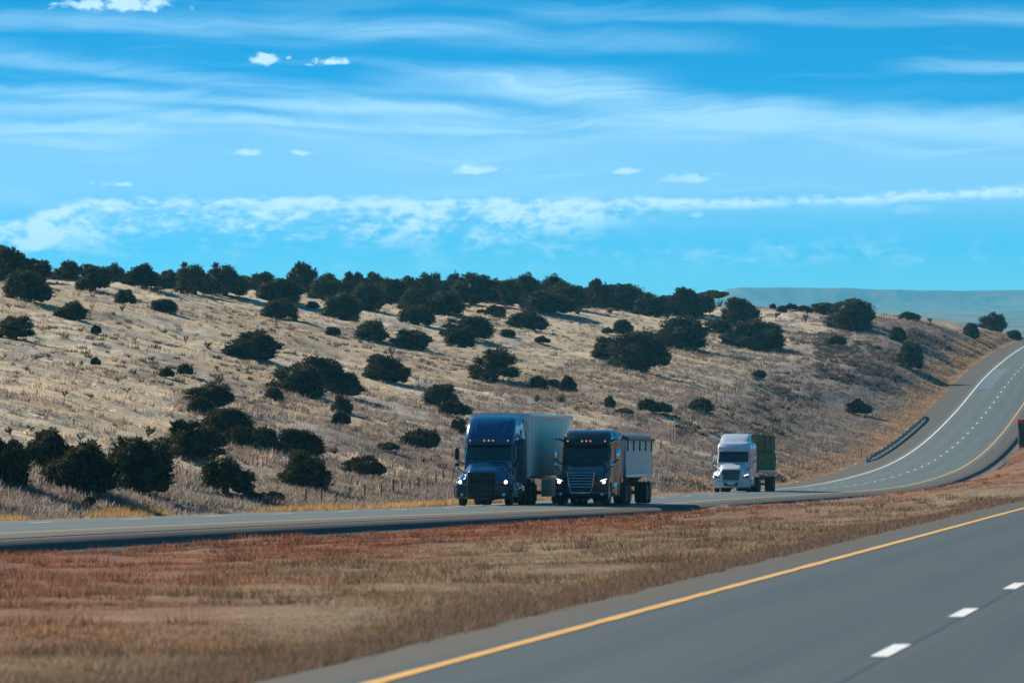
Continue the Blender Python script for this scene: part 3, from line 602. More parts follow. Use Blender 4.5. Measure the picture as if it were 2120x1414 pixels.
# kind, photo column, row of the base, width, height, label   (the photo's own measures; each is set where its foot meets the land)
PLANTS = '''
ragged|15|584|92|72|tall dark juniper at the high end of the skyline, behind the big round one
ragged|70|584|72|46|dark juniper between the tall skyline juniper and the first gap in the ridge
dome|57|624|95|63|big round juniper below the highest end of the ridge, casting a shadow downhill
spread|140|580|64|38|loose juniper on the skyline past the first gap in the ridge trees
spread|193|603|70|54|spreading juniper with a visible lower trunk, in front of the ridge by the first gap
dome|238|582|50|34|half hidden skyline juniper behind the spreading one with visible trunk
ragged|291|593|72|44|skyline juniper with a small pointed top, alone before the dense ridge clump
ragged|346|597|50|36|small skyline juniper at the start of the dense ridge clump
spread|401|610|82|62|broad open juniper, first of the two tallest in the dense ridge clump
spread|466|613|84|64|tall knobbly juniper, second of the pair in the dense ridge clump
spread|535|601|62|36|airy skyline juniper low between the tall pair and the knob-topped one
dome|580|622|88|44|wide low juniper at the ridge foot under the airy skyline one
spread|622|592|64|46|airy knob-topped juniper poking highest above the middle of the ridge
dome|674|622|70|46|round juniper in the ridge line just behind the lone dome on the slope
dome|676|592|50|24|low skyline juniper right after the knob-topped one
ragged|735|600|54|34|skyline juniper with flat top above the double dome
ragged|777|600|48|34|skyline juniper with square top above the double dome
dome|758|641|70|54|dark dome behind the lone round juniper, its shadow on the pale grass
dome|708|663|76|55|lone round juniper standing clear in front of the ridge line
dome|812|630|72|52|hazy juniper in the ridge line between two domes
ragged|850|604|50|30|skyline juniper above the wide double juniper, first of two
ragged|890|602|56|34|skyline juniper above the wide double juniper, second of two
dome|940|598|46|30|small skyline juniper before the broad ridge tree
dome|857|646|62|48|first half of the wide double juniper at the foot of the ridge
dome|920|650|84|47|second, wider half of the double juniper, pale ground under its skirt
dome|863|674|70|42|dark juniper on the slope just below the wide double juniper
spread|978|632|100|64|broadest tree of the middle ridge, with an uneven tall top
dome|1052|634|62|54|ridge juniper right beside the broadest middle ridge tree
ragged|1088|614|58|44|tall skyline juniper with a bushy head above the long low dome
dome|1132|648|108|46|long low dome juniper at the ridge foot over the two small shrubs
ragged|1147|606|52|34|flat-headed skyline juniper behind the long low dome
dome|1172|640|90|54|bulky dark juniper closing the long low dome in the ridge line
ragged|1242|627|62|46|skyline juniper with bare twigs sticking out of its top
dome|1296|644|100|55|wide brownish juniper in the ridge line after the twiggy one
dome|1350|656|82|47|round juniper at the ridge foot, first of the last dense clump
ragged|1419|656|68|58|pointed juniper in the middle of the last dense ridge clump
spread|1452|653|54|44|open juniper at the far edge of the last dense ridge clump
flat|1484|632|68|30|flat-topped umbrella juniper on the skyline where the ridge begins to fall
ragged|1530|666|68|48|juniper standing clear at the foot of the umbrella tree
tuft|1600|641|13|12|tiny bush alone on the skyline before the blue mesa
brown|1620|646|19|13|tiny brownish bush on the skyline, first of a low row
tuft|1638|643|25|14|tiny dark bush on the skyline in the middle of a low row
tuft|1664|645|28|12|low dark bush on the skyline next to the long flat one
dome|1702|647|56|20|long flat juniper on the skyline against the blue mesa
dome|1774|668|78|46|dark dome peeping out behind the big round juniper near the road crest
dome|1757|679|92|58|big round juniper standing above the cut bank against the mesa
dome|1882|662|44|12|low dark juniper crown just showing over the brow above the cut bank
spread|2053|684|56|35|juniper with a lumpy top on the brow beside the road crest
dome|2097|703|34|19|low juniper right at the road crest against the plain
brown|2012|700|33|30|brownish bush on the brow just before the crest juniper
dome|1859|706|35|29|round bush at the top edge of the cut bank
ragged|1883|763|49|51|leaning juniper growing out of the shaded cut bank
browntuft|1776|860|50|33|reddish brown bush at the toe of the cut bank
tuft|1733|716|35|20|low bush above the gullies near the wire fence
dome|1289|692|43|30|small round juniper alone below the last dense ridge clump
sage|1257|692|22|14|pale grey-green shrub beside the small round juniper
ragged|1412|722|108|64|big bushy juniper behind the largest round one
spread|1484|693|58|32|low spreading juniper between the two big bushy ones on the slope
ragged|1566|722|120|58|wide ragged juniper with a pale shrub at its foot, next to the fence
brush|1557|722|22|13|pale rounded dry shrub at the foot of the wide ragged juniper
dome|1254|745|56|47|dark juniper tucked against the largest round one
dome|1320|770|130|82|largest round juniper on the open slope, with a long shadow
tuft|1262|847|22|26|small upright bush alone above the dark truck's trailer
tuft|1340|854|40|28|low two-part bush above the open slope before the white truck, darker half
browntuft|1369|857|40|24|brownish half of the two-part bush above the open slope
tuft|1452|855|50|30|bush of upright shoots beside the fence above the white truck
tuft|1571|785|32|18|low dark bush near the fence line below the wide ragged juniper
sage|1290|858|36|12|flat grey-green ground shrub beside the two-part bush
dome|690|695|33|18|small square-looking bush alone on pale grass below the lone round juniper
dome|769|707|68|42|round juniper with pale skirt right of the small square bush
ragged|853|721|75|37|low ragged juniper between the skirted round one and the overlapping pair
spread|968|703|108|46|wide spreading juniper at the back of the overlapping pair
dome|952|719|62|40|round juniper at the front of the overlapping pair
dome|1091|682|82|37|neat rounded juniper on pale grass below the long low dome
tuft|1026|653|38|20|small shrub on the pale grass below the ridge, upper of two
browntuft|1030|659|30|13|small brown shrub just under its twin below the ridge
tuft|996|650|17|10|tiny dark shrub below the wide double juniper
dome|1052|698|33|16|small flat bush between the overlapping pair and the neat rounded juniper
browntuft|1121|712|31|16|small reddish flat bush below the neat rounded juniper
ragged|793|788|86|52|ragged juniper with several tops in the middle of the slope
spread|1024|788|96|64|open juniper with its forked trunk in plain view
dome|1114|805|38|26|dark bush, first of three in a row below the forked-trunk juniper
dome|1145|803|28|18|smallest bush in the middle of the row of three
ragged|1175|811|36|32|upright bush, last of the row of three
brush|1111|831|20|20|small tan dry shrub below the row of three dark bushes
brush|1161|834|32|25|larger tan dry shrub below the upright dark bush
dome|579|659|72|40|flat-bottomed juniper alone on pale grass before the lone round one
dome|337|646|58|26|low flat juniper alone on the upper slope under the umbrella bush
flat|326|610|27|15|tiny umbrella-shaped bush on the pale upper slope
ragged|258|630|40|30|bristly small juniper on the upper slope with a shadow
ragged|147|662|64|36|ragged leaning juniper on the slope below the big round ridge one
spread|30|703|78|48|spreading juniper above the bare mauve patch, cut by the frame
ragged|521|744|108|56|knobbly wide juniper alone in the middle of the upper slope
tuft|199|693|20|19|small dark wind-bent bush in the open grass
tuft|197|758|20|18|small spiky bush under the wind-bent one
tuft|345|783|27|22|spiky bush, lower of two side by side in the open grass
tuft|382|778|31|24|spiky bush, upper of two side by side in the open grass
dome|647|638|27|14|small bush on pale grass beside the flat-bottomed juniper
spread|662|806|100|66|knob-topped back half of the big juniper thicket in the middle of the slope
dome|612|818|116|62|dense front half of the big juniper thicket
dome|705|819|88|48|round juniper on the low side of the big thicket
dome|567|830|40|27|small round bush at the corner of the big thicket
spread|429|844|102|48|knobbly juniper with clustered heads above the roadside group
dome|416|858|54|35|smooth round bush in front of the knobbly clustered juniper
dome|470|906|112|60|broad dark juniper behind the roadside row
ragged|398|949|124|76|big bushy juniper with a pale cactus at its foot
tuft|494|928|64|44|squat juniper of yellowish green, first of three in the roadside row
tuft|546|932|62|46|squat dark juniper in the middle of the roadside row of three
ragged|617|942|104|52|wide juniper at the end of the roadside row of three
ragged|628|1015|100|80|round bristly juniper nearest the fence, with a long shadow downhill
spread|466|1023|110|78|ragged juniper low on the bank with gaps under its skirt
ragged|285|1018|146|108|largest roadside juniper, with its shadow running down the bank
ragged|166|1020|142|100|greenish roadside juniper touching the largest one
ragged|93|970|98|78|brownish juniper behind the roadside pair
ragged|18|1005|90|92|roadside juniper cut by the frame, darkest of the group
browntuft|751|989|77|44|brown rounded bush alone above the fence posts
tuft|870|934|88|44|wide dark bush behind the blue truck's far side
ragged|706|854|41|34|small juniper, upper of two one under the other
tuft|706|882|36|29|small juniper, lower of two one under the other
dome|914|846|65|50|upright juniper just above the blue truck's roof, back of a pair
browntuft|937|863|66|35|brownish low juniper just above the blue truck's roof, front of a pair
brown|950|896|30|28|brown bush half hidden behind the blue truck's cab
sage|802|933|48|15|low green shrub beside the wide dark bush
tuft|185|1054|30|26|small green shrub low on the shaded bank beside the road
sage|560|1040|60|16|green ground shrub on the bank under the ragged skirted juniper
sage|520|1034|44|16|green ground shrub in the shadow of the ragged skirted juniper
brush|690|938|44|16|grey rounded dry brush beside the end of the roadside row
cholla|429|722|22|17|branching cactus skeleton in open grass by the knobbly wide juniper
cholla|385|712|12|17|thin upright cactus in open grass above the bare patch
cholla|253|649|16|19|thin cactus just below the bristly small juniper
cholla|190|646|11|16|small upright cactus below the spreading ridge juniper
cholla|19|641|15|14|small cactus under the big round ridge juniper
cholla|167|760|12|16|thin cactus beside the small spiky bush
cholla|245|793|19|16|dark tangled cactus below the bare mauve patch
cholla|455|799|23|26|tall cactus above the knobbly clustered juniper
cholla|451|769|13|12|tiny dark cactus above the tall one
cholla|512|768|11|10|tiny cactus alone in grass beside the big thicket
cholla|134|826|14|17|thin cactus among pale grass above the roadside pair
cholla|188|829|21|16|dark round-headed cactus above the roadside pair
cholla|263|816|23|14|low sprawling cactus in the middle of the open slope
cholla|190|860|11|14|small upright cactus below the round-headed one
cholla|22|901|26|19|spreading cactus above the brownish roadside juniper, nearer the frame
cholla|63|895|21|16|spreading cactus above the brownish roadside juniper, nearer its top
palecholla|166|915|29|23|pale dry cactus just above the greenish roadside juniper
cholla|306|906|33|26|large branching cactus above the largest roadside juniper
palecholla|395|948|37|19|pale cactus standing in front of the big bushy juniper
cholla|812|751|15|33|tall thin cactus beside the ragged many-topped juniper
cholla|1668|669|16|25|tall cactus on the grass below the low skyline row
cholla|1606|661|21|14|bushy cactus on the grass below the tiny skyline bush
cholla|1705|666|15|14|small cactus just beside the big round juniper above the bank
cholla|1927|672|14|14|cactus on the brow above the cut bank beside the fence
brush|1380|658|30|16|grey dry brush at the foot of the last dense ridge clump
brush|1262|648|26|14|grey dry brush at the foot of the twiggy skyline juniper
brush|1085|649|24|14|reddish dry brush beside the long low dome juniper
brush|1195|650|26|16|reddish dry brush at the end of the long low dome juniper
'''
FEET = []
counts = {}
for ln in PLANTS.strip().split('\n'):
    kind, c, r_, w, h, label = ln.split('|'); c, r_, w, h = float(c), float(r_), float(w), float(h)
    p = hit(c, r_); top = r_ - h
    Yc, rc = crest(c)
    if p is None or p.y > Yc * 1.12:
        Y = Yc * 1.03 + 6 * random.random(); X = (c - 1060) / F * Y; p = Vector((X, Y, ground(X, Y)[0]))
    H = (707 - top) / F * p.y - p.z; Wd = 1.01 * w / F * p.y
    H = max(H, .35 * Wd if h > 9 else .2)
    i = counts.get(kind, 0); counts[kind] = i + 1; me = CROWNS[kind][(i * 7 + i // 3) % len(CROWNS[kind])]
    small = w < 60 and kind not in ('spread', 'flat') or kind in ('tuft', 'browntuft', 'sage', 'brush', 'cholla', 'palecholla')
    name, cat, grp = ('cholla_cactus', 'cactus', 'cholla cacti in the dry grass') if 'cholla' in kind else ('dry_shrub', 'shrub', 'dry brush on the slope') if kind == 'brush' else ('green_shrub', 'shrub', 'low green shrubs') if kind == 'sage' else ('juniper_bush', 'bush', 'small juniper bushes on the slope') if small else ('juniper_tree', 'tree', 'junipers on the hillside')
    root = bpy.data.objects.new(name, me if small else None); COL.objects.link(root)
    root.location = p - Vector((0, 0, .03 * H)); root.rotation_euler = (0, 0, random.uniform(-1.2, 1.2) if 'cholla' not in kind else random.uniform(0, 6.28)); root.scale = (Wd, Wd, H * 1.03)
    if not small:
        cr = link('crown', me, root); link('trunk', TRUNKS[i % len(TRUNKS)], root)
    tag(root, label, cat, grp); FEET.append((p.x, p.y, Wd))
for i, (c, top, w) in enumerate([(110,556,60),(310,560,60),(365,566,60),(500,572,56),(560,574,64),(650,574,60),(700,576,64),(745,576,60),(800,574,62),(835,578,56),(865,574,60),(915,576,64),(960,574,60),(1015,578,70),(1060,576,56),(1118,582,58),(1170,586,62),(1205,590,60),(1265,594,60),(1322,600,60),(1385,606,60),(1436,612,50)]):
    Yc, rc = crest(c); Y = Yc * 1.02 + 14 + 22 * random.random(); X = (c - 1060) / F * Y; p = Vector((X, Y, ground(X, Y)[0])); H = max(1.2, (707 - top - random.uniform(0, 6)) / F * Y - p.z); Wd = w / F * Y * 1.15
    root = bpy.data.objects.new('juniper_tree', None); COL.objects.link(root); root.location = p - Vector((0, 0, .05)); root.scale = (Wd, Wd, H); root.rotation_euler = (0, 0, random.uniform(0, 6.28))
    link('crown', CROWNS[('dome', 'ragged')[i % 2]][i % 4], root); link('trunk', TRUNKS[i % 3], root); tag(root, 'juniper standing behind the ridge line, only its top showing between the front ones', 'tree', 'half hidden junipers behind the ridge line')
FEET = np.array(FEET)

# ------------------------------------------------------------------ dry grass
mg = bpy.data.materials.new('dry_grass_blades'); mg.use_nodes = True
def grass_nodes(m):
    n = NT(m.node_tree); b = m.node_tree.nodes['Principled BSDF']; b.inputs['Roughness'].default_value = .8; b.inputs['Specular IOR Level'].default_value = .15
    at = n.node('ShaderNodeAttribute', attribute_name='tone'); n.link(at.outputs['Color'], b.inputs['Base Color'])
    tr = n.node('ShaderNodeBsdfTranslucent'); n.link(at.outputs['Color'], tr.inputs[0]); mx = n.node('ShaderNodeMixShader'); mx.inputs[0].default_value = .45
    n.link(b.outputs[0], mx.inputs[1]); n.link(tr.outputs[0], mx.inputs[2]); n.link(mx.outputs[0], m.node_tree.nodes['Material Output'].inputs['Surface'])
grass_nodes(mg)
def tufts(name, X, Y, hgt, wid, blades, label, lean=.45, dark=.12, tone=None, bw=.16):
    k = len(X); Z = ground(X, Y); base = np.stack([X, Y, Z - .03], 1)
    colr = soil(X, Y) if tone is None else np.tile(np.array(tone), (k, 1))
    colr = colr * rng.uniform(.75, 1.35, (k, 1)) * (1 + rng.normal(size=(k, 3)) * .05)
    d_ = rng.random(k) < dark; colr[d_] *= .5
    B = np.repeat(base, blades, 0); n = k * blades; hh = np.repeat(hgt, blades) * rng.uniform(.55, 1.15, n); ww = np.repeat(wid, blades)
    a = rng.uniform(0, 6.283, n); ro = np.sqrt(rng.random(n)) * ww * .5
    B = B + np.stack([np.cos(a) * ro, np.sin(a) * ro, 0 * a], 1)
    a2 = a + rng.normal(size=n) * .8; le = np.abs(rng.normal(size=n)) * lean
    T = B + np.stack([np.cos(a2) * le * hh, np.sin(a2) * le * hh, hh], 1)
    a3 = rng.uniform(0, 3.1416, n); bwid = np.maximum(.004 + 6e-5 * B[:, 1], bw * ww * rng.uniform(.6, 1.2, n) * np.clip(B[:, 1] / 260, .25, 1))
    sv = np.stack([np.cos(a3) * bwid, np.sin(a3) * bwid, 0 * a3], 1)
    V = np.stack([B - sv, B + sv, T], 1).reshape(-1, 3); Fc = np.arange(3 * n).reshape(-1, 3)
    cc = np.repeat(np.repeat(np.clip(colr, .01, .9), blades, 0) * rng.uniform(.85, 1.15, (n, 1)), 3, 0)
    o = link(name, mesh_np(name, V, Fc, mg, cc), kind='stuff'); tag(o, label, 'grass'); return o
def scatter(n, y0, y1, umin, umax, power=1.0):
    Y = y0 + (y1 - y0) * rng.random(n) ** power; U = rng.uniform(umin, umax, n); return U * Y, Y
def clear(X, Y, m):
    return m
# hillside: a short pale turf, then scattered taller clumps
X, Y = scatter(210000, 165, 950, -.112, .094, .85); a = qo(X, Y); m = (a > 12.5) & (vnoise(X, Y, 1.6, 51) > .25)
bankm = ss(Y, 560, 610) * (1 - ss(Y, 860, 960)) * ss(a, 14, 17) * (1 - ss(a, 24, 34)); m &= rng.random(len(X)) > bankm * .8
X, Y = X[m], Y[m]
tufts('hillside_grass', X, Y, .05 + .07 * vnoise(X, Y, 3, 52) * rng.uniform(.6, 1.5, len(X)), rng.uniform(.2, .5, len(X)), 4, 'pale short dry grass covering the hillside below the junipers', .6)
X, Y = scatter(40000, 165, 950, -.112, .094, .8); a = qo(X, Y); m = (a > 13) & (vnoise(X, Y, 4, 53) * .7 + vnoise(X, Y, 1.2, 54) * .5 > .55); X, Y = X[m], Y[m]
tufts('hillside_bunch_grass', X, Y, rng.uniform(.14, .42, len(X)), rng.uniform(.25, .7, len(X)), 16, 'taller bunch grass clumps dotted over the hillside turf', .5, .20, None, .08)
# golden verge beside the far road
X, Y = scatter(95000, 120, 1020, -.112, .094, 1.0)
q = O_L + .1 + (1.2 + 4.0 * ss(Y, 300, 480)) * rng.random(len(X)) ** 1.4; X = Xo(Y) - q / .991; X = X[(np.abs(X / Y) < .11)]; Y = Y[:len(X)] if False else Y[(np.abs((Xo(Y) - q / .991) / Y) < .11)]
tufts('verge_grass', X, Y, rng.uniform(.08, .27, len(X)), rng.uniform(.15, .35, len(X)), 5, 'golden dry grass on the verge along the far road', .35)
# median
X, Y = scatter(600000, 42, 620, -.104, .104, 1.9); a, b = qo(X, Y), qn(X, Y); m = (a < O_R - .9) & (b > N_L + .05) ; X, Y = X[m], Y[m]
hh = .02 + .06 * vnoise(X, Y, 1.7, 62) * rng.uniform(.4, 1.6, len(X)) + .10 * (1 - ss(qn(X, Y), 1.4, 3.2))
tufts('median_grass', X, Y, hh, rng.uniform(.12, .32, len(X)), 6, 'rust and straw coloured dry grass in the median between the roads', .7, .14)
X, Y = scatter(42000, 44, 620, -.104, .104, 1.9); a, b = qo(X, Y), qn(X, Y); m = (a < O_R - 2) & (b > N_L + 1) & (vnoise(X, Y, 2.5, 63) * .6 + vnoise(X, Y, .8, 64) * .5 > .58); X, Y = X[m], Y[m]
tufts('median_bunch_grass', X, Y, rng.uniform(.06, .20, len(X)), rng.uniform(.2, .6, len(X)), 22, 'darker taller grass clumps scattered through the median', .6, .45, None, .08)
# grey weeds low on the slope before the verge and on the cut bank
X, Y = scatter(85000, 280, 900, -.06, .094, .9); a = qo(X, Y); cl = vnoise(X, Y, 5, 71) * .6 + vnoise(X, Y, 1.5, 72) * .4
m = (a > 13.5) & (a < 46) & (cl > .44); X, Y = X[m], Y[m]
tufts('dry_weeds', X, Y, rng.uniform(.2, .55, len(X)), rng.uniform(.3, .8, len(X)), 7, 'grey mauve dead weeds in patches along the foot of the hill', .6, .25, (.21, .165, .14), .07)

# fringe of golden grass and weeds on the bank beside the near part of the far road
X, Y = scatter(9000, 140, 330, -.112, .02, 1.0); q = O_L + .2 + 1.3 * rng.random(len(X)); X = Xo(Y) - q / .991; m = (np.abs(X / Y) < .11) & (vnoise(X, Y, 6, 81) > .38); X, Y = X[m], Y[m]
tufts('roadside_fringe_grass', X, Y, rng.uniform(.2, .5, len(X)), rng.uniform(.2, .4, len(X)), 14, 'golden grass fringe along the edge of the far road below the largest junipers', .35, .1, (.42, .27, .10), .06)
X, Y = scatter(26000, 150, 330, -.112, .03, 1.0); q = O_L + .8 + 9 * rng.random(len(X)); X = Xo(Y) - q / .991; m = (np.abs(X / Y) < .11) & (vnoise(X, Y, 2.2, 82) > .36); X, Y = X[m], Y[m]
tufts('bank_weeds', X, Y, rng.uniform(.1, .38, len(X)), rng.uniform(.25, .6, len(X)), 9, 'grey brown weeds on the shaded bank above the far road', .6, .3, (.26, .215, .175), .08)
# low dark scrub sprinkled over the open slope
X, Y = scatter(6500, 280, 900, -.10, .085, .8); a = qo(X, Y); m = (a > 14) & (vnoise(X, Y, 16, 91) * .7 + vnoise(X, Y, 3, 92) * .5 > .68); X, Y = X[m], Y[m]
tufts('hillside_scrub', X, Y, rng.uniform(.15, .42, len(X)), rng.uniform(.3, .9, len(X)), 26, 'low grey green scrub sprinkled over the open slope', .5, .4, (.085, .080, .055), .09)

# dark scrub on the cut bank, put in to deepen its shade
bx, by = [], []
for (c0, c1, r0, r1, tilt, k) in ((1690, 1860, 708, 800, .25, 420), (1880, 1965, 690, 722, .2, 130), (1560, 1700, 770, 850, .1, 110), (1400, 1640, 840, 905, .0, 150), (1640, 1760, 690, 716, 0, 60)):
    for i in range(k):
        c = random.uniform(c0, c1); r = random.uniform(r0, r1) + (c - (c0 + c1) / 2) * tilt; p = hit(c, r, 300, 1000)
        if p is not None and qo(p.x, p.y) > 14: bx.append(p.x); by.append(p.y)
X, Y = np.array(bx), np.array(by)
tufts('bank_shade_scrub', X, Y, rng.uniform(.22, .6, len(X)), rng.uniform(.4, 1.1, len(X)), 40, 'dark scrub put in to deepen the shade of the cut bank above the climbing road', .6, .4, (.085, .070, .066), .07)

# ------------------------------------------------------------------ trucks   (local: x forward, y to the driver's side, z up)
M = dict(
 blue=mat('blue_paint', (.0005, .066, .175), .20, .25, .4, coat=.5), black=mat('black_paint', (.010, .012, .015), .24, .0, .4, coat=.5), white=mat('white_paint_gloss', (.62, .66, .68), .25, 0, .5, coat=1.0),
 rubber=mat('rubber', (.012, .012, .013), .85, noise=.25, nscale=6), dark=mat('black_plastic', (.012, .013, .015), .5), chrome=mat('chrome', (.62, .66, .70), .12, 1.0), alu=mat('aluminium', (.55, .57, .58), .32, 1.0, noise=.12, nscale=2.5),
 steel=mat('rim_steel', (.32, .34, .36), .35, .9), glass=mat('dark_glass', (.006, .012, .014), .04, 0, .6), frame=mat('chassis_steel', (.02, .02, .022), .6, noise=.3), van=mat('white_van_panel', (.88, .83, .69), .6, 0, .12, noise=.07, nscale=.9),
 seam=mat('grey_seam', (.22, .23, .23), .6), skirt=mat('grey_skirt', (.74, .71, .60), .5, noise=.1, nscale=2), corr=mat('ribbed_aluminium', (.86, .82, .70), .6, .0, .15, noise=.10, nscale=2), tarp=mat('dark_tarp', (.075, .085, .085), .45, noise=.15, nscale=2),
 amber=mat('amber_lamp', (.6, .2, .03), .4, emit=(1.0, .30, .04), es=.6), amber_off=mat('amber_lens', (.25, .09, .03), .3), lamp=mat('headlight_glow', (1, 1, 1), .3, emit=(1, .96, .80), es=1.9), strip=mat('light_strip', (1, 1, 1), .3, emit=(.92, 1, .86), es=.95), lens=mat('headlight_lens', (.03, .04, .045), .08, 0, .8),
 red=mat('red_lamp', (.35, .02, .015), .4), deck=mat('deck_rail', (.55, .56, .55), .5, noise=.15), sticker=mat('pale_paper', (.45, .55, .52), .6), wheat=mat('dash_cloth', (.22, .24, .2), .8))
def mixf(a, b, t): return a + (b - a) * t
def s1(x, a, b):
    t = min(1, max(0, (x - a) / (b - a))); return t * t * (3 - 2 * t)
PROFILES = {  # z, front x, half width, depth of the rounded front
 'high': [(.95,-1.6,1.04,.3),(1.4,-1.58,1.07,.35),(1.92,-1.52,1.08,.45),(2.02,-1.52,1.08,.5),(2.66,-1.93,1.06,.5),(2.69,-1.86,1.08,.5),(2.80,-1.86,1.09,.5),(2.98,-1.93,1.09,.5),(3.2,-2.08,1.09,.55),(3.45,-2.30,1.08,.6),(3.66,-2.55,1.06,.65),(3.81,-2.84,1.02,.7),(3.90,-3.14,.95,.75),(3.945,-3.5,.84,.7),(3.96,-3.9,.66,.5)],
 'mid': [(.95,-1.6,1.04,.3),(1.4,-1.58,1.07,.35),(1.92,-1.52,1.08,.45),(2.02,-1.52,1.08,.5),(2.66,-1.93,1.06,.5),(2.69,-1.84,1.08,.5),(2.80,-1.84,1.09,.5),(2.97,-1.90,1.09,.5),(3.02,-1.97,1.08,.55),(3.14,-2.08,1.06,.55),(3.24,-2.26,1.02,.6),(3.31,-2.52,.96,.6),(3.35,-2.85,.88,.6),(3.37,-3.3,.72,.5)]}
PHI = [R(-90 + 180 * i / 18) for i in range(19)]
def front_curve(z, xf, hw, d, phis, off=0.0):
    return [(xf - d + (d + off) * abs(math.cos(f)) ** .555, (hw + off * .3) * math.copysign(abs(math.sin(f)) ** .555, f), z) for f in phis]
def prof_at(pr, z):
    for a, b in zip(pr, pr[1:]):
        if a[0] <= z <= b[0]:
            t = (z - a[0]) / (b[0] - a[0]); return [mixf(p, q, t) for p, q in zip(a, b)]
    return pr[-1]
def hood_fns():
    def xf(y): return -.05 - .33 * abs(y / 1.2) ** 2.7
    def zf(y): a = abs(y); return mixf(1.55, 1.20, s1(a, .56, .86)) - .14 * s1(a, 1.0, 1.2)
    def zc(y): return mixf(1.94, 1.34, s1(abs(y), .74, 1.06))
    return xf, zf, zc
XF, ZF, ZC = hood_fns()
def hood_curve(y):
    x0, z1, z2 = XF(y), ZF(y), ZC(y); c = [(x0 - .02, y, .66), (x0, y, .9), (x0, y, z1 - .22), (x0 - .025, y, z1 - .09), (x0 - .09, y, z1 - .015), (x0 - .16, y, z1 + .01)]
    fend = s1(abs(y), .78, .95)
    for i in range(1, 9):
        s = i / 8; x = mixf(x0 - .16, -1.62, s); c.append((x, y, mixf(z1 + .01, z2, s ** .85) + .05 * math.sin(math.pi * s) * (1 - fend) + .13 * fend * math.sin(math.pi * min(1, s * 1.15))))
    return c
def wheel(parent, x, y, w, r=.51, sub=False, dish=.06, hub='steel'):
    sg = 1 if y > 0 else -1; mb = MB(); h = w / 2
    mb.lathe([(-h, r * .60), (-h, r * .88), (-h * .86, r * .97), (-h * .45, r), (h * .45, r), (h * .86, r * .97), (h, r * .88), (h, r * .60)], (x, y, r), k=32)
    if w > .45: pass
    t = mb.part('tyre' if sub else 'wheel', M['rubber'], parent)
    mb = MB(); o = sg * h; mb.lathe([(o * .2, .02), (o * .2, r * .58), (o * 1.01, r * .62), (o * 1.03, r * .56), (o * .75, r * .5), (o * .75, r * .26), (o * 1.1, r * .22), (o * 1.12, .03)], (x, y, r), k=28)
    mb.part('rim', M[hub], parent if sub else t)
def dual(parent, x, sg, sub=False):
    mb = MB(); r = .51
    for c in (sg * .84, sg * 1.14):
        h = .13; mb.lathe([(-h, r * .60), (-h, r * .88), (-h * .8, r * .97), (-h * .4, r), (h * .4, r), (h * .8, r * .97), (h, r * .88), (h, r * .60)], (x, c, r), k=32)
    t = mb.part('tyre' if sub else 'wheel', M['rubber'], parent)
    mb = MB(); c = sg * 1.14; o = sg * .13; mb.lathe([(-o, .02), (-o, r * .58), (o * 1.02, r * .61), (o * 1.0, r * .55), (-o * .6, r * .45), (-o * .6, r * .25), (o * .9, r * .2), (o * .95, .03)], (x, c, r), k=28); mb.part('rim', M['steel'], parent if sub else t)
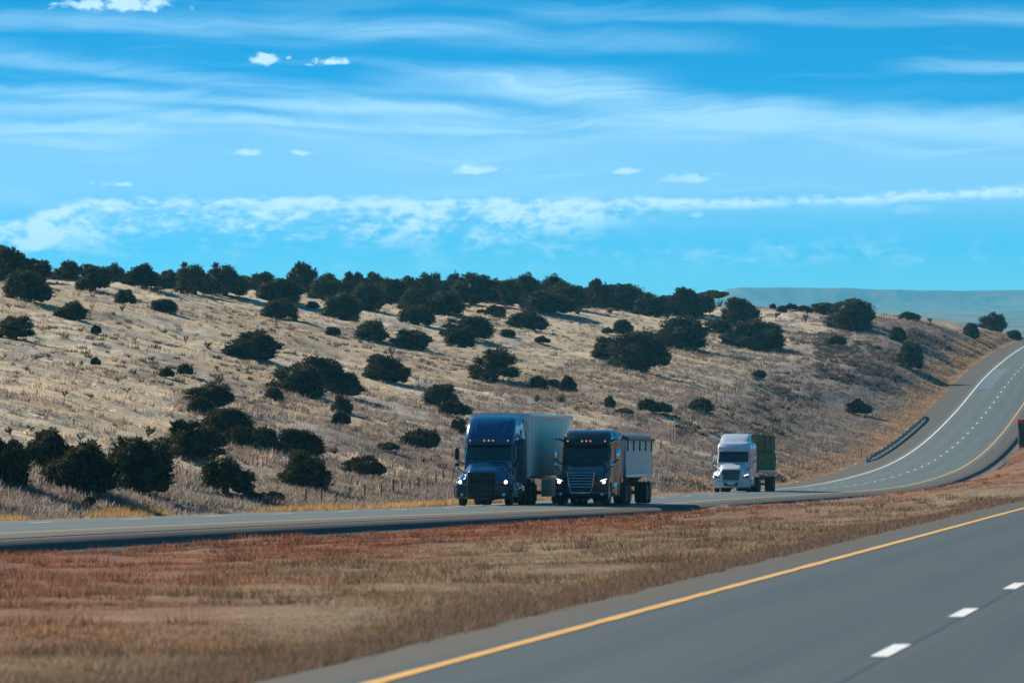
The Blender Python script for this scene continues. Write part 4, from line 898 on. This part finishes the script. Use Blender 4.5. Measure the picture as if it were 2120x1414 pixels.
def tractor(name, label, Y, X, paint, roof, sc=1.0, guard=False, grille='dark', mirror='dark', marker='amber', lamps='both', tank='tank', extra=None):
    root = bpy.data.objects.new(name, None); COL.objects.link(root); tag(root, label, 'truck', 'semi trucks on the far road')
    q = float(qo(X, Y)); dX = float(Xo(Y + 4) - Xo(Y - 4)) / 8; dZ = float(Zo(Y + 9) - Zo(Y - 1)) / 10
    fwd = Vector((-dX, -1, -dZ)).normalized(); left = Vector((0, 0, 1)).cross(fwd).normalized(); up = fwd.cross(left)
    z = float(Zo(Y)) + float(prof_o(np.array(q))) + .005
    Mw = Matrix(((fwd.x, left.x, up.x, X), (fwd.y, left.y, up.y, Y), (fwd.z, left.z, up.z, z), (0, 0, 0, 1))) @ Matrix.Scale(sc, 4)
    root.matrix_world = Mw
    P_ = M[paint]; pr = PROFILES[roof]; xb = -5.0
    # cab with sleeper
    mb = MB(); secs = []
    for (zz, xf, hw, d) in pr:
        fr = front_curve(zz, xf, hw, d, PHI); xs = xf - d; hb = hw + .10 * (1 if zz < 3.2 else .5)
        xa = min(-3.15, xs - .05); xc = min(-3.5, xs - .35)
        secs.append([(xb, -hb, zz), (xc, -hb, zz), (xa, -hw, zz)] + fr + [(xa, hw, zz), (xc, hb, zz), (xb, hb, zz)])
    mb.loft(secs, closed=True, cap=True); mb.part('cab', P_, root, 35)
    # windshield wraps the front between the pillars
    mb = MB(); ph = [R(-58 + 116 * i / 14) for i in range(15)]
    mb.loft([front_curve(zz, *prof_at(pr, zz)[1:], ph, .018) for zz in (1.98, 2.02, 2.2, 2.4, 2.65)]); ws = mb.part('windshield', M['glass'], root)
    mb = MB(); x_, hw_, d_ = prof_at(pr, 2.66)[1:]; ph2 = [R(-62 + 124 * i / 14) for i in range(15)]
    mb.loft([front_curve(2.655, *prof_at(pr, 2.655)[1:], ph2, .05), front_curve(2.665, *prof_at(pr, 2.665)[1:], ph2, .13), front_curve(2.70, *prof_at(pr, 2.70)[1:], ph2, .10), front_curve(2.72, *prof_at(pr, 2.72)[1:], ph2, .01)]); mb.part('sun_visor', P_ if paint != 'white' else M['white'], root)
    mb = MB(); mb.poly([(-1.66, -.80, 2.10), (-1.62, -.25, 2.07), (-1.64, -.25, 2.10), (-1.68, -.80, 2.13)], (.004, 0, .01)); mb.part('dashboard_cloth', M['sticker'] if paint != 'white' else M['wheat'], ws)
    # hood with fenders
    mb = MB(); ys = [-1.2 + 2.4 * i / 32 for i in range(33)]; cs = [hood_curve(y) for y in ys]; mb.loft(cs)
    for c in (cs[0], cs[-1]):
        low = []
        for (x, y, zz) in c:
            a = x + 1.15; low.append((x, y, min(zz - .01, .51 + math.sqrt(.36 - a * a)) if abs(a) < .6 else min(zz, .66)))
        mb.loft([c, low])
    mb.part('hood', P_, root, 50)
    mb = MB()
    for yy in (-.42, .42): mb.tube([(-1.50, yy - .30, 1.985), (-1.60, yy - .02, 2.07), (-1.66, yy + .30, 2.14)], .014, 5)
    mb.part('wiper', M['dark'], root)
    # bumper
    mb = MB(); secs = []
    for y in ys:
        x0 = XF(y) + .05; secs.append([(x0 - .10, y, .30), (x0 - .03, y, .31), (x0 + .02, y, .42), (x0 + .025, y, .62), (x0, y, .69), (x0 - .06, y, .71)])
    mb.loft(secs)
    for s_, y in ((0, -1.2), (-1, 1.2)):
        c = secs[s_]; mb.loft([[(x, y, zz) for x, _, zz in c], [(-.62, y, max(zz, .36)) for _, _, zz in c]])
    bp = mb.part('bumper', P_ if not guard else M['black'], root, 50)
    mb = MB(); mb.poly([(XF(.5) + .085, -.50, .64), (XF(.5) + .085, .50, .64), (XF(.42) + .085, .42, .42), (XF(.42) + .085, -.42, .42)], (.01, 0, 0)); mb.part('lower_intake', M['dark'], bp)
    for sg in (-1, 1):
        mb = MB(); x0 = XF(.92) + .075; mb.lathe([(0, .075), (.02, .07), (.025, .03)], (x0, sg * .92, .50), 'x', 14); mb.part('fog_lamp', M['chrome'], bp)
    # grille
    mb = MB(); T = [(.02, -.61, 1.45), (.02, .61, 1.45), (.012, .52, .82), (.012, -.52, .82)]; T = [(x + XF(y) + .055, y, zz) for x, y, zz in T]
    mb.poly(T, (.015, 0, 0)); gr = mb.part('grille', M['dark'], root)
    gm_ = {'dark': M['dark'], 'chrome': M['chrome'], 'grey': M['steel']}[grille]
    mb = MB(); o = .03; loop = [(x + o, y, zz) for x, y, zz in T]
    for a, b_ in zip(loop, loop[1:] + loop[:1]): mb.tube([a, b_], .026 if grille != 'dark' else .018, 6)
    for i in range(1, 5):
        zz = 1.45 - .63 * i / 5; w = mixf(.61, .52, i / 5); mb.tube([(XF(w) + .095, -w, zz), (XF(0) + .09, 0, zz + .012), (XF(w) + .095, w, zz)], .020 if grille != 'dark' else .012, 5)
    if grille == 'chrome':
        lo_ = [(.05, -.50, .78), (.05, -.43, .56), (.05, .43, .56), (.05, .50, .78)]; mb.tube([(XF(y) + .06 + x, y, zz) for x, y, zz in lo_], .024, 6)
    mb.part('grille_bars', gm_, gr)
    # headlights
    for sg in (-1, 1):
        mb = MB(); out = [(.70, .96), (.80, .94), (1.12, .95), (1.155, 1.06), (1.14, 1.19), (.98, 1.15), (.82, 1.06)]
        mb.poly([(XF(y) + .012, sg * y, zz) for y, zz in out][::sg], (.018, 0, 0)); hl = mb.part('headlight', M['lens'], root)
        if lamps in ('both', 'spot'):
            mb = MB(); mb.lathe([(0, .080), (.02, .074), (.03, .02)], (XF(1.0) + .035, sg * 1.0, 1.045), 'x', 16); mb.part('lamp', M['lamp'], hl)
        if lamps in ('both', 'strip'):
            mb = MB(); mb.tube([(XF(.86) + .04, sg * .86, 1.085), (XF(1.0) + .04, sg * 1.0, 1.145), (XF(1.12) + .04, sg * 1.12, 1.175)], .022 if lamps == 'both' else .034, 6); mb.part('light_strip', M['strip'], hl)
    # marker lights on the brow
    xm, hm, dm = prof_at(pr, 2.86)[1:]
    for y in (-.84, -.19, 0, .19, .84):
        f = math.asin(min(1, (abs(y) / hm) ** (1 / .555))); xx = xm - dm + dm * abs(math.cos(f)) ** .555
        mb = MB(); mb.lathe([(-.02, .034), (.02, .032), (.032, .012)], (xx + .01, y, 2.86), 'x', 10); mb.part('marker_light', M[marker], root)
    # doors and side windows
    for sg in (-1, 1):
        yv = sg * 1.083; mb = MB(); mb.poly([(-1.95, yv, 1.0), (-3.1, yv, 1.0), (-3.1, yv - sg * .012, 2.62), (-2.15, yv - sg * .012, 2.62), (-1.98, yv, 2.1)], (0, sg * .012, 0)); dr = mb.part('door', P_, root)
        yw = sg * 1.098; mb = MB(); mb.poly([(-2.05, yw, 2.08), (-3.0, yw, 2.08), (-3.0, yw - sg * .012, 2.56), (-2.22, yw - sg * .012, 2.56)], (0, sg * .008, 0)); mb.part('side_window', M['glass'], dr)
        mb = MB(); mb.box((-2.9, sg * 1.12, 1.6), (.2, .03, .04), .01); mb.part('door_handle', M['chrome'], dr)
        if roof == 'high':
            mb = MB(); mb.poly([(-3.55, sg * 1.175, 3.0), (-4.3, sg * 1.175, 3.0), (-4.3, sg * 1.16, 3.35), (-3.75, sg * 1.16, 3.35)], (0, sg * .01, 0)); mb.part('sleeper_window', M['glass'], root)
    # side extenders, skirts, tanks, steps
    top = pr[-3][0]
    for sg in (-1, 1):
        mb = MB(); mb.poly([(-4.98, sg * 1.19, 1.0), (-5.55, sg * 1.21, 1.0), (-5.55, sg * 1.17, top - .15), (-4.98, sg * 1.13, top - .05)], (0, -sg * .03, 0)); mb.part('side_extender', P_, root)
        if tank == 'tank':
            mb = MB(); mb.lathe([(-.85, .05), (-.85, .30), (-.80, .33), (.80, .33), (.85, .30), (.85, .05)], (-3.55, sg * .93, .74), 'x', 24); mb.part('fuel_tank', M['chrome'], root)
            mb = MB()
            for i, zz in enumerate((.42, .72, 1.0)): mb.box((-2.35, sg * (1.13 - .03 * i), zz), (.62, .2, .05), .015)
            for xx in (-2.62, -2.35, -2.08): mb.box((xx, sg * 1.05, .72), (.04, .06, .62), .01)
            mb.part('step', M['alu'], root)
        else:
            mb = MB(); mb.box((-3.35, sg * 1.12, .70), (2.9, .10, .62), .04); mb.part('side_skirt', P_, root)
            mb = MB()
            for i, zz in enumerate((.50, .80)): mb.box((-2.35, sg * 1.18, zz), (.55, .04, .10), .012)
            mb.part('step', M['dark'], root)
        mb = MB(); mb.poly([(-8.5, sg * .72, .18), (-8.5, sg * 1.24, .18), (-8.5, sg * 1.24, .9), (-8.5, sg * .72, .9)], (.012, 0, 0)); mb.part('mud_flap', M['rubber'], root)
    # mirrors
    for sg in (-1, 1):
        mb = MB(); mb.box((-1.86, sg * 1.40, 2.27), (.14, .20, .54), .06, 3); mr = mb.part('mirror', M[mirror], root)
        mb = MB(); mb.tube([(-1.72, sg * 1.06, 1.84), (-1.80, sg * 1.24, 1.90), (-1.85, sg * 1.38, 2.03)], [.035, .03, .035], 6); mb.part('mirror_arm', M['dark'], mr)
        mb = MB(); mb.box((-.98, sg * 1.27, 1.80), (.12, .22, .17), .055, 3); hm_ = mb.part('hood_mirror', M[mirror], root)
        mb = MB(); mb.tube([(-.72, sg * .86, 1.42), (-.85, sg * 1.10, 1.56), (-.96, sg * 1.25, 1.74)], .024, 6); mb.part('mirror_arm', M['dark'], hm_)
    # chassis and wheels
    mb = MB(); 
    for sg in (-1, 1): mb.box((-4.6, sg * .43, .86), (7.8, .10, .26))
    mb.box((-7.0, 0, 1.06), (1.1, .95, .14), .03); mb.box((-1.15, 0, .52), (.14, 2.0, .14)); mb.box((-6.35, 0, .51), (.2, 1.7, .2), .05); mb.box((-7.68, 0, .51), (.2, 1.7, .2), .05); mb.box((-.8, 0, .62), (.5, .8, .3), .1)
    mb.part('chassis', M['frame'], root)
    for sg in (-1, 1):
        wheel(root, -1.15, sg * 1.02, .30); dual(root, -6.35, sg); dual(root, -7.68, sg)
    return root, Mw
def trailer_gear(tr, x0):
    for sg in (-1, 1): dual(tr, x0, sg, True); dual(tr, x0 - 1.25, sg, True)
    mb = MB(); mb.box((x0, 0, .51), (.16, 1.9, .16)); mb.box((x0 - 1.25, 0, .51), (.16, 1.9, .16))
    for sg in (-1, 1): mb.box((x0 - .6, sg * .5, .95), (3.6, .1, .34))
    mb.part('axle', M['frame'], tr)
def landing(tr, x):
    mb = MB()
    for sg in (-1, 1): mb.box((x, sg * .8, .72), (.12, .12, .95)); mb.box((x, sg * .8, .24), (.26, .26, .05))
    mb.tube([(x, -.8, .7), (x, .8, .7)], .03, 6); mb.part('landing_gear', M['frame'], tr)

# --- blue tractor with the white box trailer
t1, _ = tractor('semi_truck', 'blue high-roofed semi truck with black grille guard pulling a white box trailer', 248.0, -1.30, 'blue', 'high', guard=True, lamps='spot')
mb = MB()
for sg in (-1, 1):
    mb.tube([(.16, sg * .60, .36), (.17, sg * .60, .9), (.10, sg * .60, 1.46)], .035, 8)
    mb.tube([(.15, sg * .60, .92), (-.02, sg * 1.06, .93), (-.18, sg * 1.23, .88), (-.20, sg * 1.25, .62), (-.16, sg * 1.22, .38), (.0, sg * 1.05, .34), (.16, sg * .60, .34)], .03, 8)
for zz in (.36, .62, .92, 1.18, 1.45): mb.tube([(.165 - .06 * max(0, zz - .9), -.60, zz), (.165 - .06 * max(0, zz - .9), .60, zz)], .026, 8)
mb.box((.135, 0, .76), (.03, 1.14, .30), .01); mb.part('grille_guard', M['dark'], t1)
for sg in (-1, 1):
    mb = MB(); mb.box((-1.98, sg * 1.24, 2.93), (.12, .15, .15), .05, 3); mb.tube([(-2.0, sg * 1.07, 2.86), (-1.98, sg * 1.24, 2.88)], .02, 5); mb.part('roof_mirror', M['chrome'], t1)
mb = MB(); pr = PROFILES['high']
def on_front(y, zz, off=.006):
    x_, h_, d_ = prof_at(pr, zz)[1:]; f = math.asin(min(1, (abs(y) / h_) ** (1 / .555))); return (x_ - d_ + (d_ + off) * abs(math.cos(f)) ** .555, y, zz)
mb.tube([on_front(y, zz) for y, zz in ((-.66, 3.80), (-.66, 3.5), (-.60, 3.20), (-.50, 3.14), (0, 3.13), (.40, 3.14), (.55, 3.22), (.64, 3.45), (.70, 3.80))], .010, 5); mb.part('roof_seam', mat('blue_trim', (.05, .16, .34), .3), t1)
mb = MB(); mb.box((-13.03, 0, 2.64), (14.55, 2.58, 2.90), .03); tr = mb.part('trailer', M['van'], t1)
for i in range(13):
    for sg in (-1, 1): mb = MB(); mb.box((-6.55 - 1.11 * i, sg * 1.2935, 2.62), (.035, .008, 2.72)); mb.part('panel_seam', M['seam'], tr); 
mb = MB()
for sg in (-1, 1): mb.box((-13.03, sg * 1.298, 4.02), (14.57, .016, .17), .004); mb.box((-13.03, sg * 1.298, 1.24), (14.57, .016, .13), .004)
mb.box((-5.75, 0, 4.03), (.02, 2.6, .16)); mb.part('rail', M['alu'], tr)
for y in (-1.2, -1.05, 1.05, 1.2): mb = MB(); mb.box((-5.80, y, 4.11), (.06, .09, .05), .015); mb.part('clearance_light', M['amber'], tr)
for sg in (-1, 1): mb = MB(); mb.box((-13.2, sg * 1.25, .76), (6.6, .03, .80), .01); mb.part('trailer_skirt', M['skirt'], tr)
for sg in (-1, 1): mb = MB(); mb.lathe([(0, .05), (.02 * sg, .045)], (-12.3, sg * 1.268, .98), 'y', 10); mb.part('side_marker', M['red'], tr)
mb = MB(); mb.box((-5.73, .8, 1.75), (.05, .5, .6), .02); mb.part('front_box', M['frame'], tr)
trailer_gear(tr, -17.6); landing(tr, -8.9)

# --- dark tractor with the tarped grain trailer
t2, _ = tractor('semi_truck', 'dark mid-roofed semi truck with chrome grille pulling a tarped ribbed grain trailer', 252.5, 3.05, 'black', 'mid', grille='chrome', mirror='chrome', tank='skirt')
for sg in (-1, 1):
    mb = MB(); mb.tube([(-2.25, sg * 1.05, 2.84), (-2.2, sg * 1.20, 2.93), (-2.2, sg * 1.46, 2.94)], [.05, .04, .025], 6); mb.part('antenna_arm', M['dark'], t2)
mb = MB(); sec = []
n = 19
for xx in (-5.9, -15.9):
    pts_ = []
    for i in range(n * 2 + 1):
        zz = 1.30 + 1.66 * i / (n * 2); pts_.append((xx, 1.27 + (.022 if i % 2 else 0), zz))
    pts_ = pts_ + [(x, -y, zz) for x, y, zz in pts_[::-1]]; sec.append(pts_)
mb.loft(sec, closed=True, cap=True); tr = mb.part('trailer', M['corr'], t2, 10)
mb = MB()
for xx in (-5.9, -15.92):
    for sg in (-1, 1): mb.box((xx, sg * 1.27, 2.13), (.09, .09, 1.68), .01)
for sg in (-1, 1): mb.box((-10.9, sg * 1.285, 2.93), (10.1, .06, .10), .01); mb.box((-10.9, sg * 1.285, 1.29), (10.1, .06, .12), .01)
mb.part('rail', M['alu'], tr)
mb = MB(); mb.loft([[(xx, 1.33 * math.cos(a), 2.975 + .33 * math.sin(a)) for a in [math.pi * i / 14 for i in range(15)]] for xx in (-5.85, -9, -12, -15.97)], closed=True, cap=True); mb.part('tarp', M['tarp'], tr)
mb = MB(); mb.tube([(-5.8, 1.36, 2.98), (-16.0, 1.36, 2.98)], .085, 8); mb.part('roll_tube', M['tarp'], tr)
for i in range(5):
    xx = -6.2 - 2.3 * i; mb = MB(); mb.tube([(xx, 1.34, 2.92), (xx - .02, 1.345, 2.75), (xx + .10, 1.345, 2.62), (xx, 1.335, 2.46), (xx - .12, 1.34, 2.56)], .034, 6); mb.part('tarp_strap', M['dark'], tr)
for c in (-9.0, -12.4):
    mb = MB(); mb.loft([[(c + sx * a, sy * b_, zz) for sx, sy in ((1, 1), (-1, 1), (-1, -1), (1, -1))] for a, b_, zz in ((1.65, 1.2, 1.30), (.35, .35, .62))], closed=True, cap=True); mb.part('hopper', M['frame'], tr)
trailer_gear(tr, -14.3); landing(tr, -8.3)

# --- white tractor with the flatbed of hay
t3, M3 = tractor('semi_truck', 'white semi truck with a roof fairing hauling a flatbed stacked with green hay', 360.0, 13.85, 'white', 'mid', sc=.968, grille='grey', mirror='chrome', marker='amber_off', lamps='strip', tank='skirt')
mb = MB(); secs = []
for (zz, xf, hw, d, xe) in ((3.0, -2.15, 1.02, .5, -4.3), (3.2, -2.5, 1.0, .5, -4.6), (3.5, -3.0, .98, .5, -4.85), (3.72, -3.5, .94, .5, -4.95), (3.83, -3.95, .86, .5, -5.0), (3.86, -4.35, .7, .3, -5.0)):
    secs.append([(xe, -hw, zz)] + front_curve(zz, xf, hw, d, PHI) + [(xe, hw, zz)])
mb.loft(secs, closed=True, cap=True); mb.part('roof_fairing', M['white'], t3)
mb = MB(); pts_ = [(.08, -.75, .66), (.12, -.6, .60), (.14, -.45, .74), (.14, .45, .74), (.12, .6, .60), (.08, .75, .66)]; mb.tube(pts_, .02, 6); mb.part('bumper_bar', M['chrome'], t3)
mb = MB(); mb.box((-13.1, 0, 1.39), (14.6, 2.54, .14), .02); tr = mb.part('trailer', M['frame'], t3)
mb = MB()
for sg in (-1, 1): mb.box((-13.1, sg * 1.29, 1.37), (14.62, .04, .17), .01)
mb.part('rail', M['deck'], tr)
mb = MB(); mb.box((-5.78, 0, 1.9), (.05, 2.4, .9)); mb.part('headboard', M['alu'], tr)
trailer_gear(tr, -17.9); landing(tr, -9.2)
m_hay = bpy.data.materials.new('green_hay'); m_hay.use_nodes = True
def hay_nodes(m):
    n = NT(m.node_tree); b = m.node_tree.nodes['Principled BSDF']; tc = n.node('ShaderNodeTexCoord'); oi = n.node('ShaderNodeObjectInfo'); mp = n.node('ShaderNodeMapping'); n.link(tc.outputs['Object'], mp.inputs[0]); mp.inputs['Scale'].default_value = (9, 6, 1.2)
    f = n.noise(mp.outputs[0], 1.6, 5, .65); g = n.noise(tc.outputs['Object'], 14, 4, .6); c = n.mix(n.sstep(f, .38, .66), (.060, .070, .026, 1), (.28, .27, .085, 1))
    hv = n.node('ShaderNodeHueSaturation'); n.link(c, hv.inputs['Color']); n.link(n.m('ADD', .45, n.m('ADD', n.m('MULTIPLY', g, .5), n.m('MULTIPLY', oi.outputs['Random'], .6))), hv.inputs['Value']); n.link(hv.outputs[0], b.inputs['Base Color'])
    b.inputs['Roughness'].default_value = .95; bp = n.node('ShaderNodeBump'); bp.inputs['Strength'].default_value = .8; bp.inputs['Distance'].default_value = .04; n.link(n.m('ADD', f, g), bp.inputs['Height']); n.link(bp.outputs[0], b.inputs['Normal'])
hay_nodes(m_hay)
def bale_mesh(seed):
    r = random.Random(seed); b = bmesh.new(); bmesh.ops.create_grid(b, x_segments=1, y_segments=1, size=.5); b.free()
    b = bmesh.new(); bmesh.ops.create_cube(b, size=1); bmesh.ops.subdivide_edges(b, edges=b.edges[:], cuts=7, use_grid_fill=True)
    for v in b.verts:
        c = v.co.copy(); k = (abs(c.x * 2) ** 26 + abs(c.y * 2) ** 26 + abs(c.z * 2) ** 26) ** (1 / 26); c = c / max(k, 1e-6) * max(abs(c.x), abs(c.y), abs(c.z)) * 2
        v.co = Vector((c.x * 1.37, c.y * 2.48, (c.z + .5) * 1.18)) + Vector((r.gauss(0, .012), r.gauss(0, .022), r.gauss(0, .012)))
    me = bpy.data.meshes.new('hay_bale'); b.to_mesh(me); b.free(); me.materials.append(m_hay); me.polygons.foreach_set('use_smooth', np.ones(len(me.polygons), bool)); return me
BALES = [bale_mesh(i) for i in range(4)]
ORD = 'first second third fourth fifth sixth seventh eighth ninth tenth eleventh twelfth thirteenth fourteenth'.split()
for lay in (0, 1):
    for i in range(10):
        o = link('hay_bale', BALES[(i + lay) % 4]); o.matrix_world = M3 @ Matrix.Translation((-6.6 - 1.42 * i, random.uniform(-.04, .04), 1.465 + 1.185 * lay + (0 if lay == 0 else random.uniform(0, .02)))) @ Matrix.Rotation(random.uniform(-.02, .02), 4, 'Z')
        tag(o, f'green hay bale in the {"upper" if lay else "lower"} layer on the flatbed, {ORD[i]} from the white cab', 'hay bale', 'hay bales on the flatbed trailer')

# ------------------------------------------------------------------ roadside things
m_post = mat('weathered_post', (.05, .042, .036), .85, noise=.3, nscale=6); m_wire = mat('fence_wire', (.09, .085, .08), .6, .6); m_galv = mat('galvanised_steel', (.21, .235, .21), .6, .0, noise=.15, nscale=1.5); m_refl = mat('amber_reflector', (.5, .25, .04), .4)
fence_px = [(633,1044),(743,1036),(803,1027),(858,1019),(929,997),(1130,975),(1348,944),(1386,924),(1430,880),(1474,842),(1500,832),(1523,814),(1543,791),(1576,765),(1616,728),(1662,712),(1728,686),(1814,673),(1850,663)]
line3 = [hit(*p) for p in fence_px]; line3 = [p for p in line3 if p is not None]
for a, b in zip(line3, line3[1:]):
    if b.y < a.y + 1: b.y = a.y + 1
fx_ = [p.x for p in line3]; fy_ = [p.y for p in line3]; s_ = np.concatenate([[0], np.cumsum([math.hypot(b.x - a.x, b.y - a.y) for a, b in zip(line3, line3[1:])])])
N_POST = 98; ts = np.linspace(0, s_[-1], N_POST); PX_, PY_ = np.interp(ts, s_, fx_), np.interp(ts, s_, fy_); PZ_ = ground(PX_, PY_)
fence = bpy.data.objects.new('wire_fence', None); COL.objects.link(fence); fence.location = (PX_[0], PY_[0], PZ_[0]); tag(fence, 'thin wire fence on dark posts climbing the hillside behind the trucks', 'fence')
f0 = Vector(fence.location); hs = []
for i in range(N_POST):
    h = random.uniform(.85, 1.1) if PY_[i] > 420 else random.uniform(.62, .85); hs.append(h); mb = MB(); p = Vector((PX_[i], PY_[i], PZ_[i])) - f0; l = Vector((random.gauss(0, .03), random.gauss(0, .03), 1))
    mb.tube([p - Vector((0, 0, .25)), p + l * h], [.040, .034], 6); mb.part('post', m_post, fence)
mb = MB()
for k in (.35, .62, .9): mb.tube([Vector((PX_[i], PY_[i] - .05, PZ_[i] + hs[i] * k)) - f0 for i in range(N_POST)], .006, 3)
mb.part('wire', m_wire, fence)

# guardrail on the outer edge of the climbing road
gl = [(1797,955),(1812,945),(1832,935),(1856,921),(1880,902),(1900,883),(1915,866),(1923,853)]
g3 = []
for c, r in gl:
    Y = np.linspace(480, 800, 3000); z = Zo(Y) - .05; k = np.argmin(np.abs((c - 1060) / F * Y - (Xo(Y) - 10.2 / .991))); g3.append(Vector(((c - 1060) / F * Y[k], Y[k], ground((c - 1060) / F * Y[k], Y[k])[0])))
rail = bpy.data.objects.new('guardrail', None); COL.objects.link(rail); rail.location = g3[0]; tag(rail, 'curved steel guardrail on the outer shoulder of the climbing far road', 'guardrail')
g0 = g3[0].copy(); yy = np.linspace(g3[0].y, g3[-1].y, 34); gx = np.interp(yy, [p.y for p in g3], [p.x for p in g3]); gz = ground(gx, yy)
gz = np.convolve(np.pad(gz, 3, 'edge'), np.ones(7) / 7, 'valid')
wave = [(0, .22), (-.05, .26), (-.08, .31), (-.03, .37), (-.03, .39), (-.08, .45), (-.05, .50), (0, .55)]
mb = MB(); secs = []
for i in range(34):
    drop = .5 * (1 - s1(i, 0, 3)) + .35 * s1(i, 31, 33); secs.append([Vector((gx[i] - .18 - dx, yy[i], gz[i] + zz - drop * .7)) - g0 for dx, zz in wave])
mb.loft(secs); rm = mb.part('rail', m_galv, rail)
for i in range(1, 33, 2):
    mb = MB(); p = Vector((gx[i] - .32, yy[i], gz[i])) - g0; mb.box((p.x, p.y, p.z + .15), (.16, .14, .85), .01); mb.part('post', m_post, rail)

# slender delineator posts
def delineator(c, r, h_px, label):
    p = hit(c, r, 300, 1100); o = bpy.data.objects.new('delineator_post', None); COL.objects.link(o); o.location = p; h = h_px / F * p.y
    tag(o, label, 'marker post', 'delineator posts beside the far road'); mb = MB(); mb.box((0, 0, h / 2 - .1), (.07, .05, h + .2), .01); mb.part('stake', m_post, o); mb = MB(); mb.box((0, -.035, h - .1), (.10, .02, .18), .006); mb.part('reflector', m_refl, o)
delineator(1783, 953, 26, 'slender delineator post at the near end of the guardrail'); delineator(1945, 812, 16, 'slender delineator post on the verge above the far end of the guardrail'); delineator(2041, 734, 12, 'slender delineator post near the road crest')
delineator(1654, 971, 16, 'short post with amber head at the foot of the hill behind the white truck'); delineator(1663, 972, 17, 'plain dark short post beside the amber headed one')
# tapering drum with red rims, cut by the frame
p = hit(2118, 926, 200, 700) 
drum = bpy.data.objects.new('trash_drum', None); COL.objects.link(drum); drum.location = p; k = p.y / F; tag(drum, 'dark tapering drum with red rims standing in the median grass, cut by the frame', 'drum')
m_red = mat('red_enamel', (.50, .022, .012), .4, noise=.1); m_body = mat('dark_drum_body', (.035, .022, .018), .6, noise=.3)
H = 58 * k; r0, r1 = 9.0 * k, 13.5 * k; mb = MB(); mb.lathe([(-.05, r0 * .95), (.0, r0), (H * .9, r1 * .96), (H * .92, r1 * .8)], (0, 0, 0), 'z', 24); body = mb.part('body', m_body, drum)
mb = MB(); mb.lathe([(H * .84, r1 * .98), (H * .845, r1 * 1.04), (H * .99, r1 * 1.06), (H, r1 * .98), (H, r1 * .3)], (0, 0, 0), 'z', 24); mb.part('rim', m_red, drum)
mb = MB(); mb.lathe([(.0, r0 * 1.02), (.01, r0 * 1.10), (H * .07, r0 * 1.10), (H * .075, r0 * 1.02)], (0, 0, 0), 'z', 24); mb.part('foot_ring', m_red, drum)
# a white shed far out on the plain
sh = bpy.data.objects.new('white_shed', None); COL.objects.link(sh); Ys = 3600.0; Xs = (1960 - 1060) / F * Ys; sh.location = (Xs, Ys, SHED_Z(Xs, Ys)); tag(sh, 'tiny white farm shed far away on the hazy plain', 'shed')
mb = MB(); mb.box((0, 0, 1.5), (6.5, 9, 3)); mb.part('wall', mat('white_wall', (.8, .8, .78), .7), sh); mb = MB(); mb.loft([[(-3.6, y, 3), (0, y, 4.4), (3.6, y, 3)] for y in (-4.8, 4.8)], closed=True, cap=True); mb.part('roof', mat('pale_roof', (.7, .7, .7), .5), sh)

# ------------------------------------------------------------------ the air
hz = bpy.data.materials.new('haze'); hz.use_nodes = True
def haze_nodes(m):
    t = m.node_tree; t.nodes.clear(); o = t.nodes.new('ShaderNodeOutputMaterial'); v = t.nodes.new('ShaderNodeVolumePrincipled')
    v.inputs['Color'].default_value = HAZE_COL; v.inputs['Density'].default_value = HAZE_DENSITY; v.inputs['Anisotropy'].default_value = 0.0
    t.links.new(v.outputs[0], o.inputs['Volume'])
HAZE_COL, HAZE_DENSITY = (.17, .70, 1.0, 1), 0.68e-4
haze_nodes(hz)
b = MB(); b.box((0, 7880, 52), (11000, 15960, 186)); link('haze', b.mesh('haze', hz), kind='stuff')
